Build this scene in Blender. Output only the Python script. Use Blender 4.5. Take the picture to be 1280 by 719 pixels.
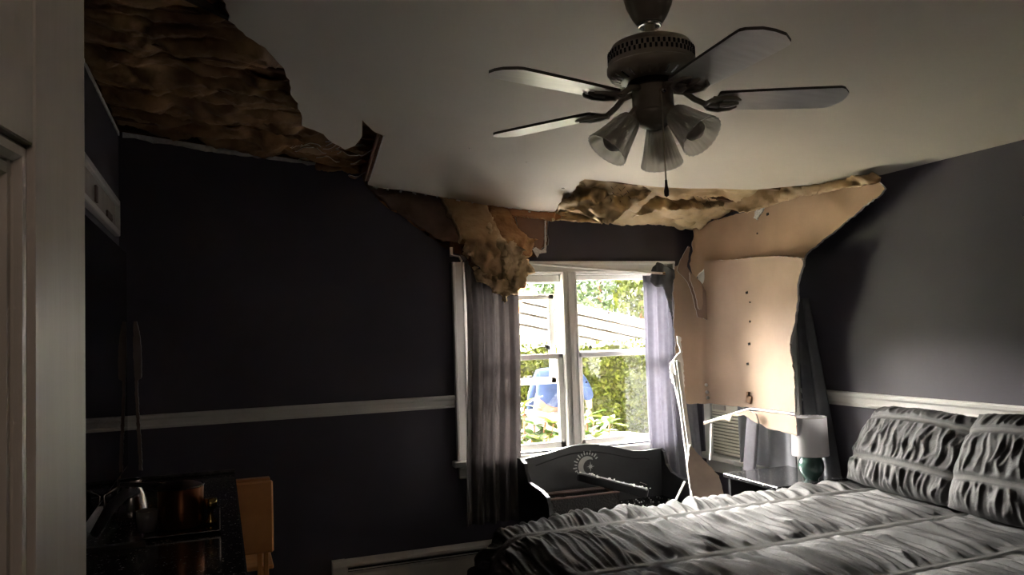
import bpy, math, random
import numpy as np
from mathutils import Vector, Matrix, noise
from mathutils.geometry import delaunay_2d_cdt
for o in list(bpy.data.objects): bpy.data.objects.remove(o)
random.seed(7)
PI = math.pi
COL = bpy.context.scene.collection
SC = bpy.context.scene

# ------------------------------------------------------------ camera, sky, sun, exposure
F, YAW, PIT, ROLL = 973.7, .3614, .0541, -.0338
CAM = np.array([.495, -4.644, 1.5])
W, HL, HR = 3.633, 2.642, 2.216          # room width, ceiling height at the left and right wall
SL = (HL - HR) / W
YF = -5.3                                # wall behind the camera
fw = np.array([math.sin(YAW)*math.cos(PIT), math.cos(YAW)*math.cos(PIT), math.sin(PIT)])
rt = np.array([math.cos(YAW), -math.sin(YAW), 0]); up = np.cross(rt, fw)
RX = math.cos(ROLL)*rt + math.sin(ROLL)*up
UX = -math.sin(ROLL)*rt + math.cos(ROLL)*up
cam = bpy.data.cameras.new('camera'); cam.sensor_width = 36; cam.lens = F/1280*36; cam.clip_start = .02
camo = bpy.data.objects.new('camera', cam); COL.objects.link(camo)
m = Matrix(((RX[0], UX[0], -fw[0], CAM[0]), (RX[1], UX[1], -fw[1], CAM[1]), (RX[2], UX[2], -fw[2], CAM[2]), (0, 0, 0, 1)))
camo.matrix_world = m
SC.camera = camo
wd = bpy.data.worlds.new('sky'); SC.world = wd; wd.use_nodes = True
nt = wd.node_tree; bg = nt.nodes['Background']
SKY = 1.2
bg.inputs['Strength'].default_value = SKY
bg.inputs['Color'].default_value = (.88, .95, 1.0, 1)
def lamp(name, kind, loc, rot, energy, color=(1, 1, 1), **k):
    l = bpy.data.lights.new(name, kind); l.energy = energy; l.color = color
    for a, b in k.items(): setattr(l, a, b)
    o = bpy.data.objects.new(name, l); o.location = loc; o.rotation_euler = rot; COL.objects.link(o); return o
lamp('sun', 'SUN', (0, 0, 9), (math.radians(-46), 0, math.radians(18)), 105.0, (1, .95, .87), angle=1.25)
# portals that tell the renderer where daylight enters
p_ = lamp('portal', 'AREA', (2.65, .16, 1.3), (math.radians(-90), 0, 0), 1, shape='RECTANGLE', size=1.5, size_y=1.2); p_.data.cycles.is_portal = True
p_ = lamp('portal', 'AREA', (W+.16, -.53, 1.25), (0, math.radians(90), 0), 1, shape='RECTANGLE', size=1.3, size_y=.9); p_.data.cycles.is_portal = True
# warm fill added behind the camera, standing in for hall light
lamp('hall_fill', 'AREA', (.55, -4.95, 2.1), (math.radians(50), 0, math.radians(-5)), .5, (1, .78, .62), shape='DISK', size=.5)
SC.view_settings.view_transform = 'Standard'; SC.view_settings.look = 'None'
SC.view_settings.exposure = 1.6; SC.view_settings.gamma = 1; SC.view_settings.use_curve_mapping = False

# ------------------------------------------------------------ photograph rays to real surfaces
def ray(x, y): return fw + RX*(x-640)/F - UX*(y-359.5)/F
def pl(x, y, n, d):
    r = ray(x, y); n = np.array(n, float); t = (d - n@CAM)/(n@r); return Vector(CAM + t*r)
def by(x, y, o=0.): return pl(x, y, (0, 1, 0), o)
def bx_(x, y, o=0.): return pl(x, y, (1, 0, 0), o)
def hz(x, y, z): return pl(x, y, (0, 0, 1), z)
def ce(x, y, dz=0.): return pl(x, y, (SL, 0, 1), HL+dz)
def ceilz(x): return HL - SL*x
def plan(px, py, pts):
    """point on a vertical surface whose plan is the polyline pts"""
    r = ray(px, py); best = None
    for (ax, ay), (bx, by2) in zip(pts, pts[1:]):
        dx, dy = bx-ax, by2-ay
        den = r[0]*dy - r[1]*dx
        if abs(den) < 1e-9: continue
        t = ((ax-CAM[0])*dy - (ay-CAM[1])*dx)/den
        s = ((CAM[0]+t*r[0]-ax)*dx + (CAM[1]+t*r[1]-ay)*dy)/(dx*dx+dy*dy)
        e = max(0, -s, s-1)
        if best is None or e < best[0]: best = (e, t)
    return Vector(CAM + best[1]*r)

# ------------------------------------------------------------ materials
MATS = {}
def rgb(c): return tuple(((v/255)/12.92 if v/255 <= .04045 else ((v/255+.055)/1.055)**2.4) for v in c) + (1,)
def mat(name, color, rough=.6, metal=0, var=.15, scale=8., bump=0., bscale=None, color2=None, stretch=None, spec=.5,
        coat=0, speck=0, trans=0, emit=0):
    if name in MATS: return MATS[name]
    m = bpy.data.materials.new(name); m.use_nodes = True; n = m.node_tree.nodes; l = m.node_tree.links
    b = n['Principled BSDF']; c1 = tuple(color)+(1,) if len(color) == 3 else color
    tc = n.new('ShaderNodeTexCoord'); mp = n.new('ShaderNodeMapping'); l.new(tc.outputs['Object'], mp.inputs[0])
    if stretch: mp.inputs['Scale'].default_value = stretch
    ns = n.new('ShaderNodeTexNoise'); ns.inputs['Scale'].default_value = scale; ns.inputs['Detail'].default_value = 5
    l.new(mp.outputs[0], ns.inputs['Vector'])
    rp = n.new('ShaderNodeValToRGB'); l.new(ns.outputs['Fac'], rp.inputs[0])
    c2 = (tuple(color2)+(1,)) if color2 else tuple(v*(1-var) for v in c1[:3])+(1,)
    cb = c1 if color2 else tuple(min(1, v*(1+var*.6)) for v in c1[:3])+(1,)
    rp.color_ramp.elements[0].position = .32; rp.color_ramp.elements[1].position = .68
    rp.color_ramp.elements[0].color = c2; rp.color_ramp.elements[1].color = cb
    out = rp.outputs[0]
    if speck:
        n2 = n.new('ShaderNodeTexNoise'); n2.inputs['Scale'].default_value = 110; n2.inputs['Detail'].default_value = 2
        l.new(tc.outputs['Object'], n2.inputs['Vector'])
        r2 = n.new('ShaderNodeValToRGB'); r2.color_ramp.elements[0].position = speck; r2.color_ramp.elements[1].position = speck+.05
        l.new(n2.outputs['Fac'], r2.inputs[0])
        mx = n.new('ShaderNodeMix'); mx.data_type = 'RGBA'; l.new(r2.outputs[0], mx.inputs[0]); l.new(out, mx.inputs[6])
        mx.inputs[7].default_value = (.6, .6, .6, 1); out = mx.outputs[2]
    l.new(out, b.inputs['Base Color'])
    b.inputs['Roughness'].default_value = rough; b.inputs['Metallic'].default_value = metal
    b.inputs['Specular IOR Level'].default_value = spec
    b.inputs['Coat Weight'].default_value = coat
    if bump:
        nb = n.new('ShaderNodeTexNoise'); nb.inputs['Scale'].default_value = bscale or scale*3; nb.inputs['Detail'].default_value = 6
        l.new(mp.outputs[0], nb.inputs['Vector'])
        bp = n.new('ShaderNodeBump'); bp.inputs['Strength'].default_value = bump; bp.inputs['Distance'].default_value = .01
        l.new(nb.outputs['Fac'], bp.inputs['Height']); l.new(bp.outputs[0], b.inputs['Normal'])
    if trans:
        tr = n.new('ShaderNodeBsdfTranslucent'); l.new(out, tr.inputs[0]); mx = n.new('ShaderNodeMixShader'); mx.inputs[0].default_value = trans
        l.new(b.outputs[0], mx.inputs[1]); l.new(tr.outputs[0], mx.inputs[2]); l.new(mx.outputs[0], n['Material Output'].inputs[0])
    MATS[name] = m; return m
PAINT = mat('charcoal wall paint', (.066, .060, .078), .5, var=.08, scale=3, bump=.05, bscale=60, spec=.35)
CEIL = mat('ceiling paint', (.70, .645, .57), .65, var=.04, scale=2, bump=.04, bscale=40)
WHITE = mat('white trim paint', (.72, .71, .68), .35, var=.06, scale=5, bump=.03, bscale=40)
DOORP = mat('door paint', (.56, .52, .47), .36, var=.04, scale=6, bump=.12, bscale=10, stretch=(8, 8, .8))
GYP = mat('gypsum core', (.75, .74, .72), .9, var=.15, scale=40, bump=.6, bscale=90)
BACKP = mat('drywall backing paper', (.43, .285, .18), .8, var=.10, scale=5, bump=.05, bscale=30)
BACKP2 = mat('lighter backing paper', (.42, .305, .225), .8, var=.07, scale=5, bump=.05, bscale=30)
KRAFT = mat('kraft facing paper', (.40, .26, .125), .55, color2=(.26, .155, .07), scale=9, bump=.5, bscale=22)
KRAFTD = mat('old kraft facing paper', (.42, .245, .11), .6, color2=(.20, .10, .045), scale=6, bump=.5, bscale=25)
KRAFTL = mat('pale kraft paper', (.66, .50, .29), .5, color2=(.50, .36, .19), scale=8, bump=.3, bscale=22)
FLUFF = mat('cream glass wool', (.78, .58, .36), .95, color2=(.60, .41, .22), scale=14, bump=.6, bscale=50)
FLUFFO = mat('orange glass wool', (.52, .28, .12), .9, color2=(.33, .15, .06), scale=12, bump=.9, bscale=40)
LUMBER = mat('old lumber', (.20, .10, .045), .75, color2=(.10, .045, .02), scale=5, stretch=(1, 8, 8), bump=.3)
SHEATH = mat('orange wood sheathing', (.48, .22, .09), .7, color2=(.32, .13, .05), scale=6, stretch=(1, 8, 8), bump=.2)
FLOORM = mat('dark carpet', (.05, .045, .045), .95, scale=60, bump=.4)
BLACKW = mat('black painted wood', (.018, .018, .02), .32, var=.25, scale=12, bump=.05)
DUSTY = mat('dusty black gloss', (.02, .02, .022), .16, var=.4, scale=20, speck=.66, coat=.3)
BENCHM = mat('black satin bench paint', (.022, .022, .024), .38, var=.2, scale=9, bump=.08, bscale=30)
GLOSSB = mat('black glossy screen', (.004, .004, .005), .035, var=.1)
PLASTB = mat('black plastic', (.012, .012, .013), .35, var=.2)
CURT = mat('grey curtain cloth', (.20, .185, .185), .85, var=.08, scale=30, bump=.15, bscale=120, trans=.33)
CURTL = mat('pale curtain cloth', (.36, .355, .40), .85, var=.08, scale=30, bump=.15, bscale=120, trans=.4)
CURTG = mat('dark grey curtain cloth', (.13, .135, .15), .8, var=.1, scale=30, bump=.15, bscale=120)
BED = mat('charcoal comforter cloth', (.062, .061, .061), .66, var=.12, scale=25, bump=.25, bscale=70, spec=.25)
BAND = mat('comforter band cloth', (.095, .093, .09), .75, var=.1, scale=40, bump=.2, bscale=120, spec=.2)
FANM = mat('dark pewter', (.36, .33, .27), .4, .0, var=.2, scale=12)
FANW = mat('fan blade veneer', (.80, .75, .70), .36, color2=(.70, .64, .59), scale=5, stretch=(2, 12, 12), spec=.9)
FANE = mat('dark blade edge', (.06, .045, .035), .5)
CHROME = mat('chrome', (.75, .75, .75), .15, 1)
SHADE = mat('frosted glass shade', (.93, .92, .86), .3, var=.02, trans=.35)
def seethrough(m, f):
    n = m.node_tree.nodes; l = m.node_tree.links; o = n['Material Output']; src = o.inputs[0].links[0].from_socket
    t = n.new('ShaderNodeBsdfTransparent'); x = n.new('ShaderNodeMixShader'); x.inputs[0].default_value = f
    l.new(src, x.inputs[1]); l.new(t.outputs[0], x.inputs[2]); l.new(x.outputs[0], o.inputs[0])
seethrough(SHADE, .55)
FANW.node_tree.nodes['Principled BSDF'].inputs['Coat Weight'].default_value = 1; FANW.node_tree.nodes['Principled BSDF'].inputs['Coat Roughness'].default_value = .28
LAMPS = mat('white lamp shade cloth', (.80, .79, .80), .8, var=.03, trans=.35)
TEAL = mat('green glazed ceramic', (.085, .155, .13), .12, color2=(.05, .10, .085), scale=7, coat=.6)
ACM = mat('cream plastic', (.72, .70, .58), .45, var=.04)
WOODO = mat('honey pine', (.92, .42, .15), .4, color2=(.75, .32, .10), scale=4, stretch=(2, 14, 1.5), coat=.2)
COPPER = mat('copper', (.50, .21, .10), .28, .9, color2=(.33, .13, .06), scale=6)
STEEL = mat('steel', (.45, .45, .45), .22, 1, speck=.62)
METALW = mat('cream heater enamel', (.50, .46, .41), .45, var=.06)
DARKGAP = mat('dark slot', (.01, .01, .01), .9)
EMB = mat('grey emblem paint', (.42, .42, .42), .6)
PINKP = mat('pinkish paper', (.45, .33, .30), .7, color2=(.20, .15, .14), scale=20)
def glass():
    m = bpy.data.materials.new('window glass'); m.use_nodes = True; n = m.node_tree.nodes; l = m.node_tree.links
    n.remove(n['Principled BSDF'])
    t = n.new('ShaderNodeBsdfTransparent'); g = n.new('ShaderNodeBsdfGlossy'); g.inputs['Roughness'].default_value = .02
    fz = n.new('ShaderNodeFresnel'); fz.inputs[0].default_value = 1.45
    nz = n.new('ShaderNodeTexNoise'); nz.inputs['Scale'].default_value = 14
    d = n.new('ShaderNodeBsdfDiffuse'); d.inputs[0].default_value = (.8, .8, .8, 1)
    mp = n.new('ShaderNodeMapRange'); mp.inputs[1].default_value = .45; mp.inputs[2].default_value = .8; mp.inputs[3].default_value = .001; mp.inputs[4].default_value = .008
    l.new(nz.outputs[0], mp.inputs[0])
    a = n.new('ShaderNodeMixShader'); b = n.new('ShaderNodeMixShader')
    l.new(fz.outputs[0], a.inputs[0]); l.new(t.outputs[0], a.inputs[1]); l.new(g.outputs[0], a.inputs[2])
    l.new(mp.outputs[0], b.inputs[0]); l.new(a.outputs[0], b.inputs[1]); l.new(d.outputs[0], b.inputs[2])
    l.new(b.outputs[0], n['Material Output'].inputs[0]); return m
GLASS = glass()

# ------------------------------------------------------------ mesh helpers
class MB:
    def __init__(s): s.v = []; s.f = []; s.mi = []
    def add(s, vs, fs, mi=0):
        o = len(s.v); s.v += [Vector(v) for v in vs]; s.f += [tuple(i+o for i in f) for f in fs]
        s.mi += (mi if isinstance(mi, list) else [mi]*len(fs)); return s
    def box(s, a, b, mi=0, ch=0.):
        (x0, y0, z0), (x1, y1, z1) = a, b
        x0, x1 = sorted((x0, x1)); y0, y1 = sorted((y0, y1)); z0, z1 = sorted((z0, z1))
        c = min(ch, (x1-x0)*.4, (y1-y0)*.4, (z1-z0)*.4)
        if c <= 0:
            return s.add([(x, y, z) for z in (z0, z1) for y in (y0, y1) for x in (x0, x1)],
                         [(0, 2, 3, 1), (4, 5, 7, 6), (0, 1, 5, 4), (2, 6, 7, 3), (0, 4, 6, 2), (1, 3, 7, 5)], mi)
        ring = lambda z, k: [(x0+k, y0, z), (x1-k, y0, z), (x1, y0+k, z), (x1, y1-k, z), (x1-k, y1, z), (x0+k, y1, z), (x0, y1-k, z), (x0, y0+k, z)]
        ins = lambda z: [(x0+c, y0+c, z), (x1-c, y0+c, z), (x1-c, y0+c, z), (x1-c, y1-c, z), (x1-c, y1-c, z), (x0+c, y1-c, z), (x0+c, y1-c, z), (x0+c, y0+c, z)]
        vs = ins(z0)+ring(z0+c, c)+ring(z1-c, c)+ins(z1)
        fs = []
        for k in range(3):
            for i in range(8):
                j = (i+1) % 8; q = (k*8+i, k*8+j, k*8+8+j, k*8+8+i); fs.append(q)
        fs += [(7, 5, 3, 1)[::1], (24, 26, 28, 30)]
        return s.add(vs, fs, mi)
    def obox(s, c, size, mtx=None, mi=0, ch=0.):
        t = MB(); h = [k/2 for k in size]; t.box((-h[0], -h[1], -h[2]), h, mi, ch); mtx = mtx or Matrix.Identity(3)
        return s.add([Vector(c) + mtx @ v for v in t.v], t.f, t.mi)
    def bar(s, a, b, w, h, mi=0, upv=(0, 0, 1), ch=0.):
        a = Vector(a); b = Vector(b); d = (b-a); L = d.length; d.normalize(); u = Vector(upv)
        sd = d.cross(u).normalized(); u = sd.cross(d)
        return s.obox((a+b)/2, (L, w, h), Matrix((d, sd, u)).transposed(), mi, ch)
    def tube(s, pts, r, n=10, mi=0, cap=True):
        pts = [Vector(p) for p in pts]; vs = []; fs = []; N = len(pts)
        rr = r if isinstance(r, (list, tuple)) else [r]*N
        pu = None
        for i, p in enumerate(pts):
            d = (pts[min(i+1, N-1)] - pts[max(i-1, 0)]).normalized()
            if pu is None: pu = Vector((0, 0, 1)) if abs(d.z) < .9 else Vector((1, 0, 0))
            sd = d.cross(pu).normalized(); pu = sd.cross(d).normalized()
            for k in range(n):
                a = 2*PI*k/n; vs.append(p + (sd*math.cos(a)+pu*math.sin(a))*rr[i])
        for i in range(N-1):
            for k in range(n): fs.append((i*n+k, i*n+(k+1) % n, (i+1)*n+(k+1) % n, (i+1)*n+k))
        if cap: fs += [tuple(range(n))[::-1], tuple(range((N-1)*n, N*n))]
        return s.add(vs, fs, mi)
    def lathe(s, prof, c=(0, 0, 0), axis=(0, 0, 1), n=24, mi=0, flute=0, nf=0):
        ax = Vector(axis).normalized(); q = ax.to_track_quat('Z', 'Y').to_matrix(); c = Vector(c); vs = []; fs = []
        for (r, z) in prof:
            for k in range(n):
                a = 2*PI*k/n; r2 = r*(1+flute*math.cos(nf*a)); vs.append(c + q @ Vector((r2*math.cos(a), r2*math.sin(a), z)))
        for i in range(len(prof)-1):
            for k in range(n): fs.append((i*n+k, i*n+(k+1) % n, (i+1)*n+(k+1) % n, (i+1)*n+k))
        return s.add(vs, fs, mi)
    def prism(s, poly, fn, d, mi=0, rim=None):
        """poly 2d -> fn(u,v) 3d, thickness vector d"""
        d = Vector(d); a = [Vector(fn(*p)) for p in poly]; n = len(a)
        s.add(a + [p+d for p in a], [tuple(range(n))[::-1], tuple(range(n, 2*n))] + [(i, (i+1) % n, (i+1) % n+n, i+n) for i in range(n)],
              [mi, mi]+[mi if rim is None else rim]*n)
        return s
    def grid(s, fn, nu, nv, mi=0, cu=False):
        vs = [fn(i/(nu if cu else nu), j/nv) for j in range(nv+1) for i in range(nu+(0 if cu else 1))]
        w = nu if cu else nu+1; fs = []
        for j in range(nv):
            for i in range(nu):
                k = (i+1) % w if cu else i+1; fs.append((j*w+i, j*w+k, (j+1)*w+k, (j+1)*w+i))
        return s.add(vs, fs, mi)
def pip(x, y, poly):
    c = False; n = len(poly); j = n-1
    for i in range(n):
        xi, yi = poly[i]; xj, yj = poly[j]
        if (yi > y) != (yj > y) and x < (xj-xi)*(y-yi)/(yj-yi)+xi: c = not c
        j = i
    return c
def densify(poly, step, jag, closed=True, keep=()):
    out = []
    for i in range(len(poly)):
        a = Vector(poly[i]); b = Vector(poly[(i+1) % len(poly)]); L = (b-a).length; n = max(1, int(L/step))
        nn = Vector((-(b-a).y, (b-a).x))/max(L, 1e-9)
        for k in range(n):
            p = a.lerp(b, k/n)
            if i not in keep: p = p + nn*(random.uniform(-1, 1)*jag + jag*1.6*noise.noise((p.x*3.1/step*.12, p.y*3.1/step*.12, 1.7)))
            out.append((p.x, p.y))
    return out
def sheet(M, poly, step, fn, thick, jag=0., face=None, holes=(), keep=(), mis=(0, 1, 2), bstep=None):
    B = densify(poly, bstep or step*.6, jag, keep=keep); Hs = [list(h) for h in holes]
    pts = [Vector(p) for p in B]; ed = [(i, (i+1) % len(B)) for i in range(len(B))]
    for h in Hs:
        o = len(pts); hb = densify(h, step, 0, keep=()); pts += [Vector(p) for p in hb]; ed += [(o+i, o+(i+1) % len(hb)) for i in range(len(hb))]
    bp = np.array([tuple(p) for p in pts])
    xs = [p[0] for p in B]; ys = [p[1] for p in B]
    y = min(ys)+step/2; k = 0
    while y < max(ys):
        x = min(xs)+step*(.5 if k % 2 else .1)
        while x < max(xs):
            q = (x+random.uniform(-.2, .2)*step, y+random.uniform(-.2, .2)*step)
            if pip(*q, B) and not any(pip(*q, h) for h in Hs) and ((bp-q)**2).sum(1).min() > (step*.35)**2: pts.append(Vector(q))
            x += step
        y += step*.87; k += 1
    r = delaunay_2d_cdt(pts, ed, [], 0, 1e-7)
    vs = r[0]; tri = []
    for f in r[2]:
        cx = sum(vs[i][0] for i in f)/len(f); cy = sum(vs[i][1] for i in f)/len(f)
        if pip(cx, cy, B) and not any(pip(cx, cy, h) for h in Hs): tri.append(tuple(f))
    P = [Vector(fn(v[0], v[1])) for v in vs]
    nm = [Vector((0, 0, 0)) for _ in P]
    for f in tri:
        n = (P[f[1]]-P[f[0]]).cross(P[f[2]]-P[f[0]])
        for i in f: nm[i] += n
    tot = sum(nm, Vector((0, 0, 0))); ctr = sum(P, Vector((0, 0, 0)))/len(P)
    if (Vector(face if face is not None else CAM)-ctr).dot(tot) < 0:
        tri = [f[::-1] for f in tri]; nm = [-n for n in nm]
    nm = [n.normalized() if n.length > 0 else n for n in nm]
    n0 = len(P); Q = [p - n*thick for p, n in zip(P, nm)]
    cnt = {}
    for f in tri:
        for a, b in zip(f, f[1:]+f[:1]): cnt[(a, b)] = 1
    rim = [(a, b) for (a, b) in cnt if (b, a) not in cnt]
    fs = tri + [tuple(i+n0 for i in f[::-1]) for f in tri] + [(b, a, a+n0, b+n0) for a, b in rim]
    M.add(P+Q, fs, [mis[0]]*len(tri)+[mis[2]]*len(tri)+[mis[1]]*len(rim)); return M
def wloc(o):
    v = Vector((0, 0, 0))
    while o is not None: v += o.location; o = o.parent
    return v
def obj(name, M, mats, parent=None, smooth=False, label=None, kind=None):
    me = bpy.data.meshes.new(name); off = wloc(parent) if parent else Vector((0, 0, 0))
    me.from_pydata([tuple(v-off) for v in M.v], [], M.f)
    for mm in (mats if isinstance(mats, (list, tuple)) else [mats]): me.materials.append(mm)
    if len(me.materials) > 1: me.polygons.foreach_set('material_index', M.mi)
    if smooth: me.polygons.foreach_set('use_smooth', [True]*len(me.polygons))
    if smooth == 'auto' or isinstance(smooth, float): me.set_sharp_from_angle(angle=math.radians(38))
    me.update()
    o = bpy.data.objects.new(name, me); COL.objects.link(o); o.parent = parent
    if label: o['label'] = label
    if kind: o['kind'] = kind
    return o
def thing(name, label, cat, loc=(0, 0, 0), group=None):
    o = bpy.data.objects.new(name, None); COL.objects.link(o); o.location = loc; o.empty_display_size = .05
    return tag(o, label, cat, group)
def tag(o, label, cat, group=None):
    o['label'] = label; o['category'] = cat
    if group: o['group'] = group
    return o
def struct(name, M=None, mats=None, smooth=False, parent=None, label=None):
    if M is None: o = bpy.data.objects.new(name, None); COL.objects.link(o)
    else: o = obj(name, M, mats, parent, smooth)
    if parent is None: o['kind'] = 'structure'
    if label: o['label'] = label
    return o
def nz(x, y, z=0.): return noise.noise((x, y, z))
def ridged(x, y, z=0.): return 1-2*abs(noise.noise((x, y, z)))

# ============================================================ THE ROOM
X1, X2, Z1, Z2 = 1.93, 3.37, .72, 1.87            # opening of the window in the back wall
# back wall, broken away at its top between the left part and the window
notch = [(1.30, ceilz(1.3)), (1.335, 2.40), (1.43, 2.29), (1.52, 2.23), (1.63, 2.155), (1.74, 2.08), (1.86, 1.99), (1.95, 1.965), (2.2, 1.96), (2.44, 1.965),
         (2.47, 2.02), (2.515, 2.04), (2.525, 2.2), (2.53, ceilz(2.53))]
wall_poly = [(0, 0), (W, 0), (W, ceilz(W))] + notch[::-1] + [(0, ceilz(0))]
M = MB(); keepi = [0, 1, 2, 3, len(wall_poly)-2, len(wall_poly)-1]
sheet(M, wall_poly, .16, lambda u, v: (u, 0, v), .012, jag=.006, holes=[[(X1, Z1), (X2, Z1), (X2, Z2), (X1, Z2)]], keep=[0, 1, 2, 16, 17, 18], bstep=.035)
wall_back = struct('wall_back', M, [PAINT, GYP, GYP])
# studs, sheathing and siding inside the back wall
M = MB()
for a, b in (((-.1, .115, -.4), (X1-.02, .135, HL)), ((X2+.02, .115, -.4), (W+.1, .135, 2.3)), ((X1-.02, .115, -.4), (X2+.02, .135, Z1-.02)), ((X1-.02, .115, Z2+.02), (X2+.02, .135, 2.5))): M.box(a, b)
struct('sheathing', M, LUMBER, parent=wall_back)
for x in (1.28, 1.72, 1.88, 3.42):
    M = MB().box((x, .015, .0), (x+.04, .113, ceilz(x)-.02)); struct('stud', M, LUMBER, parent=wall_back)
M = MB().box((1.3, .015, ceilz(2.5)-.22), (2.62, .055, ceilz(2.6)-.03)); struct('header_board', M, SHEATH, parent=wall_back)
M = MB().box((1.93, .015, 1.885), (3.45, .112, 2.03)); struct('header_board', M, LUMBER, parent=wall_back)
# torn brown lining hanging in the break
M = MB(); sheet(M, [(1.33, 2.42), (1.5, 2.41), (1.78, 2.37), (1.95, 2.2), (1.93, 2.05), (1.80, 2.05), (1.62, 2.17), (1.45, 2.29)], .04,
                lambda u, v: (u, .006+.012*nz(u*9, v*9), v), .003, jag=.01)
struct('torn_lining', M, [mat('torn brown paper', (.17, .105, .075), .8, color2=(.07, .045, .035), scale=7, bump=.4)]*3, parent=wall_back, smooth=True)
# left wall, right wall, wall behind the camera, floor
M = MB().box((-.12, YF, 0), (0, .11, ceilz(0))); struct('wall_left', M, PAINT)
W2y0, W2y1, W2z0, W2z1 = -.93, -.12, .64, 1.86
M = MB(); sheet(M, [(YF, 0), (.0, 0), (0, HR), (YF, HR)], .5, lambda u, v: (W, u, v), .12, holes=[[(W2y0, W2z0), (W2y1, W2z0), (W2y1, W2z1), (W2y0, W2z1)]], keep=(0, 1, 2, 3))
struct('wall_right', M, [PAINT, GYP, GYP])
M = MB().box((-.12, YF-.1, 0), (W+.12, YF, 2.7)); struct('wall_front', M, PAINT)
M = MB().box((-.12, YF, -.1), (W+.12, .11, 0)); struct('floor', M, FLOORM)
# gaps of white drywall edge along the torn top of the back and left wall
M = MB(); sheet(M, [(.02, ceilz(0)-.03), (.5, ceilz(.5)-.028), (1.15, ceilz(1.15)-.015), (1.15, ceilz(1.15)+.0), (.02, ceilz(0)+.0)], .05, lambda u, v: (u, -.006, v), .008, jag=.005, keep=(3, 4))
struct('trim_1', M, [GYP]*3)
M = MB(); sheet(M, [(-2.0, HL-.016), (-.01, HL-.022), (-.01, HL), (-2.0, HL)], .06, lambda u, v: (.006, u, v), .008, jag=.003, keep=(2, 3))
struct('trim_2', M, [GYP]*3)

# ceiling: one main sheet with a torn back edge, and the broken sheet that sags beside it
H0 = [(ce(*q).x, ce(*q).y) for q in [(103, -30), (279, -26), (280, 0), (286, 26), (308, 45), (330, 60), (352, 85), (365, 110), (373, 130), (379, 157), (392, 163), (405, 166)]]
TEAR = [(2.204, -1.75), (2.245, -1.45), (2.292, -1.2), (2.36, -.92), (2.40, -.72)]
Hb = [(.0, -2.2), (.3, -2.35), (.49, -2.28)] + H0[2:]
def sagB(x, y):
    t = max(0, min(1, (y+2.3)/2.2)); r = max(0, min(1, (x-.8)/.6)); r2 = max(0, min(1, (3.0-x)/.8))
    return -.105*(t**1.7)*r*min(1, r2*1.5) + .012*nz(x*2.2, y*2.2)*t
A = [(W, YF), (W, -1.55), (3.55, -1.38), (3.35, -1.02), (3.05, -.83), (2.85, -.74), (2.62, -.72), (2.30, -.66), (2.16, -.9), (2.10, -1.3), (2.12, -1.75), (1.9, -2.3), (.0, -2.2-.6)]
M = MB()
main = [(0, YF), (W, YF), (W, -1.62), (3.58, -1.40), (3.36, -1.03), (3.05, -.83), (2.85, -.74), (2.62, -.72), (2.38, -.66), (2.15, -.75), (2.08, -1.2), (2.10, -1.75), (1.9, -2.3), (1.2, -2.3)]
def sagA(x, y):
    t = max(0, min(1, (y+2.3)/1.6))
    return -.015*t*max(0, min(1, (3.2-x)))
sheet(M, main + [(.9, -2.3), (.56, -2.3), (.3, -2.37), (0, -2.2)], .16, lambda u, v: (u, v, ceilz(u)+sagA(u, v)), .014, jag=.006,
      keep=(0, 1, 8, 9, 10, 11, 12, 13, 14, 15, 17), bstep=.05)
ceiling = struct('ceiling', M, [CEIL, GYP, BACKP], smooth=.6)
e0 = [by(460, 231, -.04), by(500, 239, -.04), by(540, 249, -.04), by(580, 256, -.04), by(620, 262, -.04), by(655, 266, -.04), by(688, 266, -.04)]
Bl = [(q.x, q.y) for q in (ce(462, 228, -.09), ce(466, 205, -.07), ce(474, 180, -.06), ce(484, 167, -.05), ce(466, 160, -.03))]
CR1, CR2 = ce(356, 96).to_2d(), ce(455, 152, -.03).to_2d()
def zB(x, y):
    z = ceilz(x)+sagB(x, y)
    # the drooping, creased flap next to the opening
    dc = ((x-CR1.x)*(CR2.y-CR1.y)-(y-CR1.y)*(CR2.x-CR1.x))/(CR2-CR1).length
    z -= .42*max(0, min(.3, -dc))*max(0, min(1, (1.27-x)/.08))*max(0, min(1, (y+1.6)/.3))
    return z
def uB(px, py):
    dz = 0.
    for _ in range(12): q = ce(px, py, dz); dz = .5*dz+.5*(zB(q.x, min(q.y, -.03))-ceilz(q.x))
    return (q.x, min(q.y, -.035))
Bl = [uB(*q) for q in ((460, 231), (463, 222), (467, 204), (472, 186), (479, 169), (471, 165), (460, 159))]
lobe = [uB(*q) for q in ((452, 150), (452, 171), (444, 183), (430, 188), (416, 179), (404, 168))]
Bp = [(.555, -2.3), (.9, -2.3), (1.2, -2.3), (1.9, -2.3), (2.13, -1.95)] + TEAR + [(2.46, -.45), (2.50, -.2), (2.545, -.045), (2.3, -.04), (1.9, -.05)] + Bl + lobe + [uB(*q) for q in ((392, 163), (379, 157), (373, 130))] + H0[::-1][4:10]
M = MB(); sheet(M, Bp, .06, lambda u, v: (u, v, zB(u, v)), .014, jag=.005, keep=(0, 1, 2, 3), bstep=.03)
obj('sagging_sheet', M, [CEIL, GYP, BACKP], ceiling, smooth=.6, label='cracked white ceiling sheet sagging towards the back wall')
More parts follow.
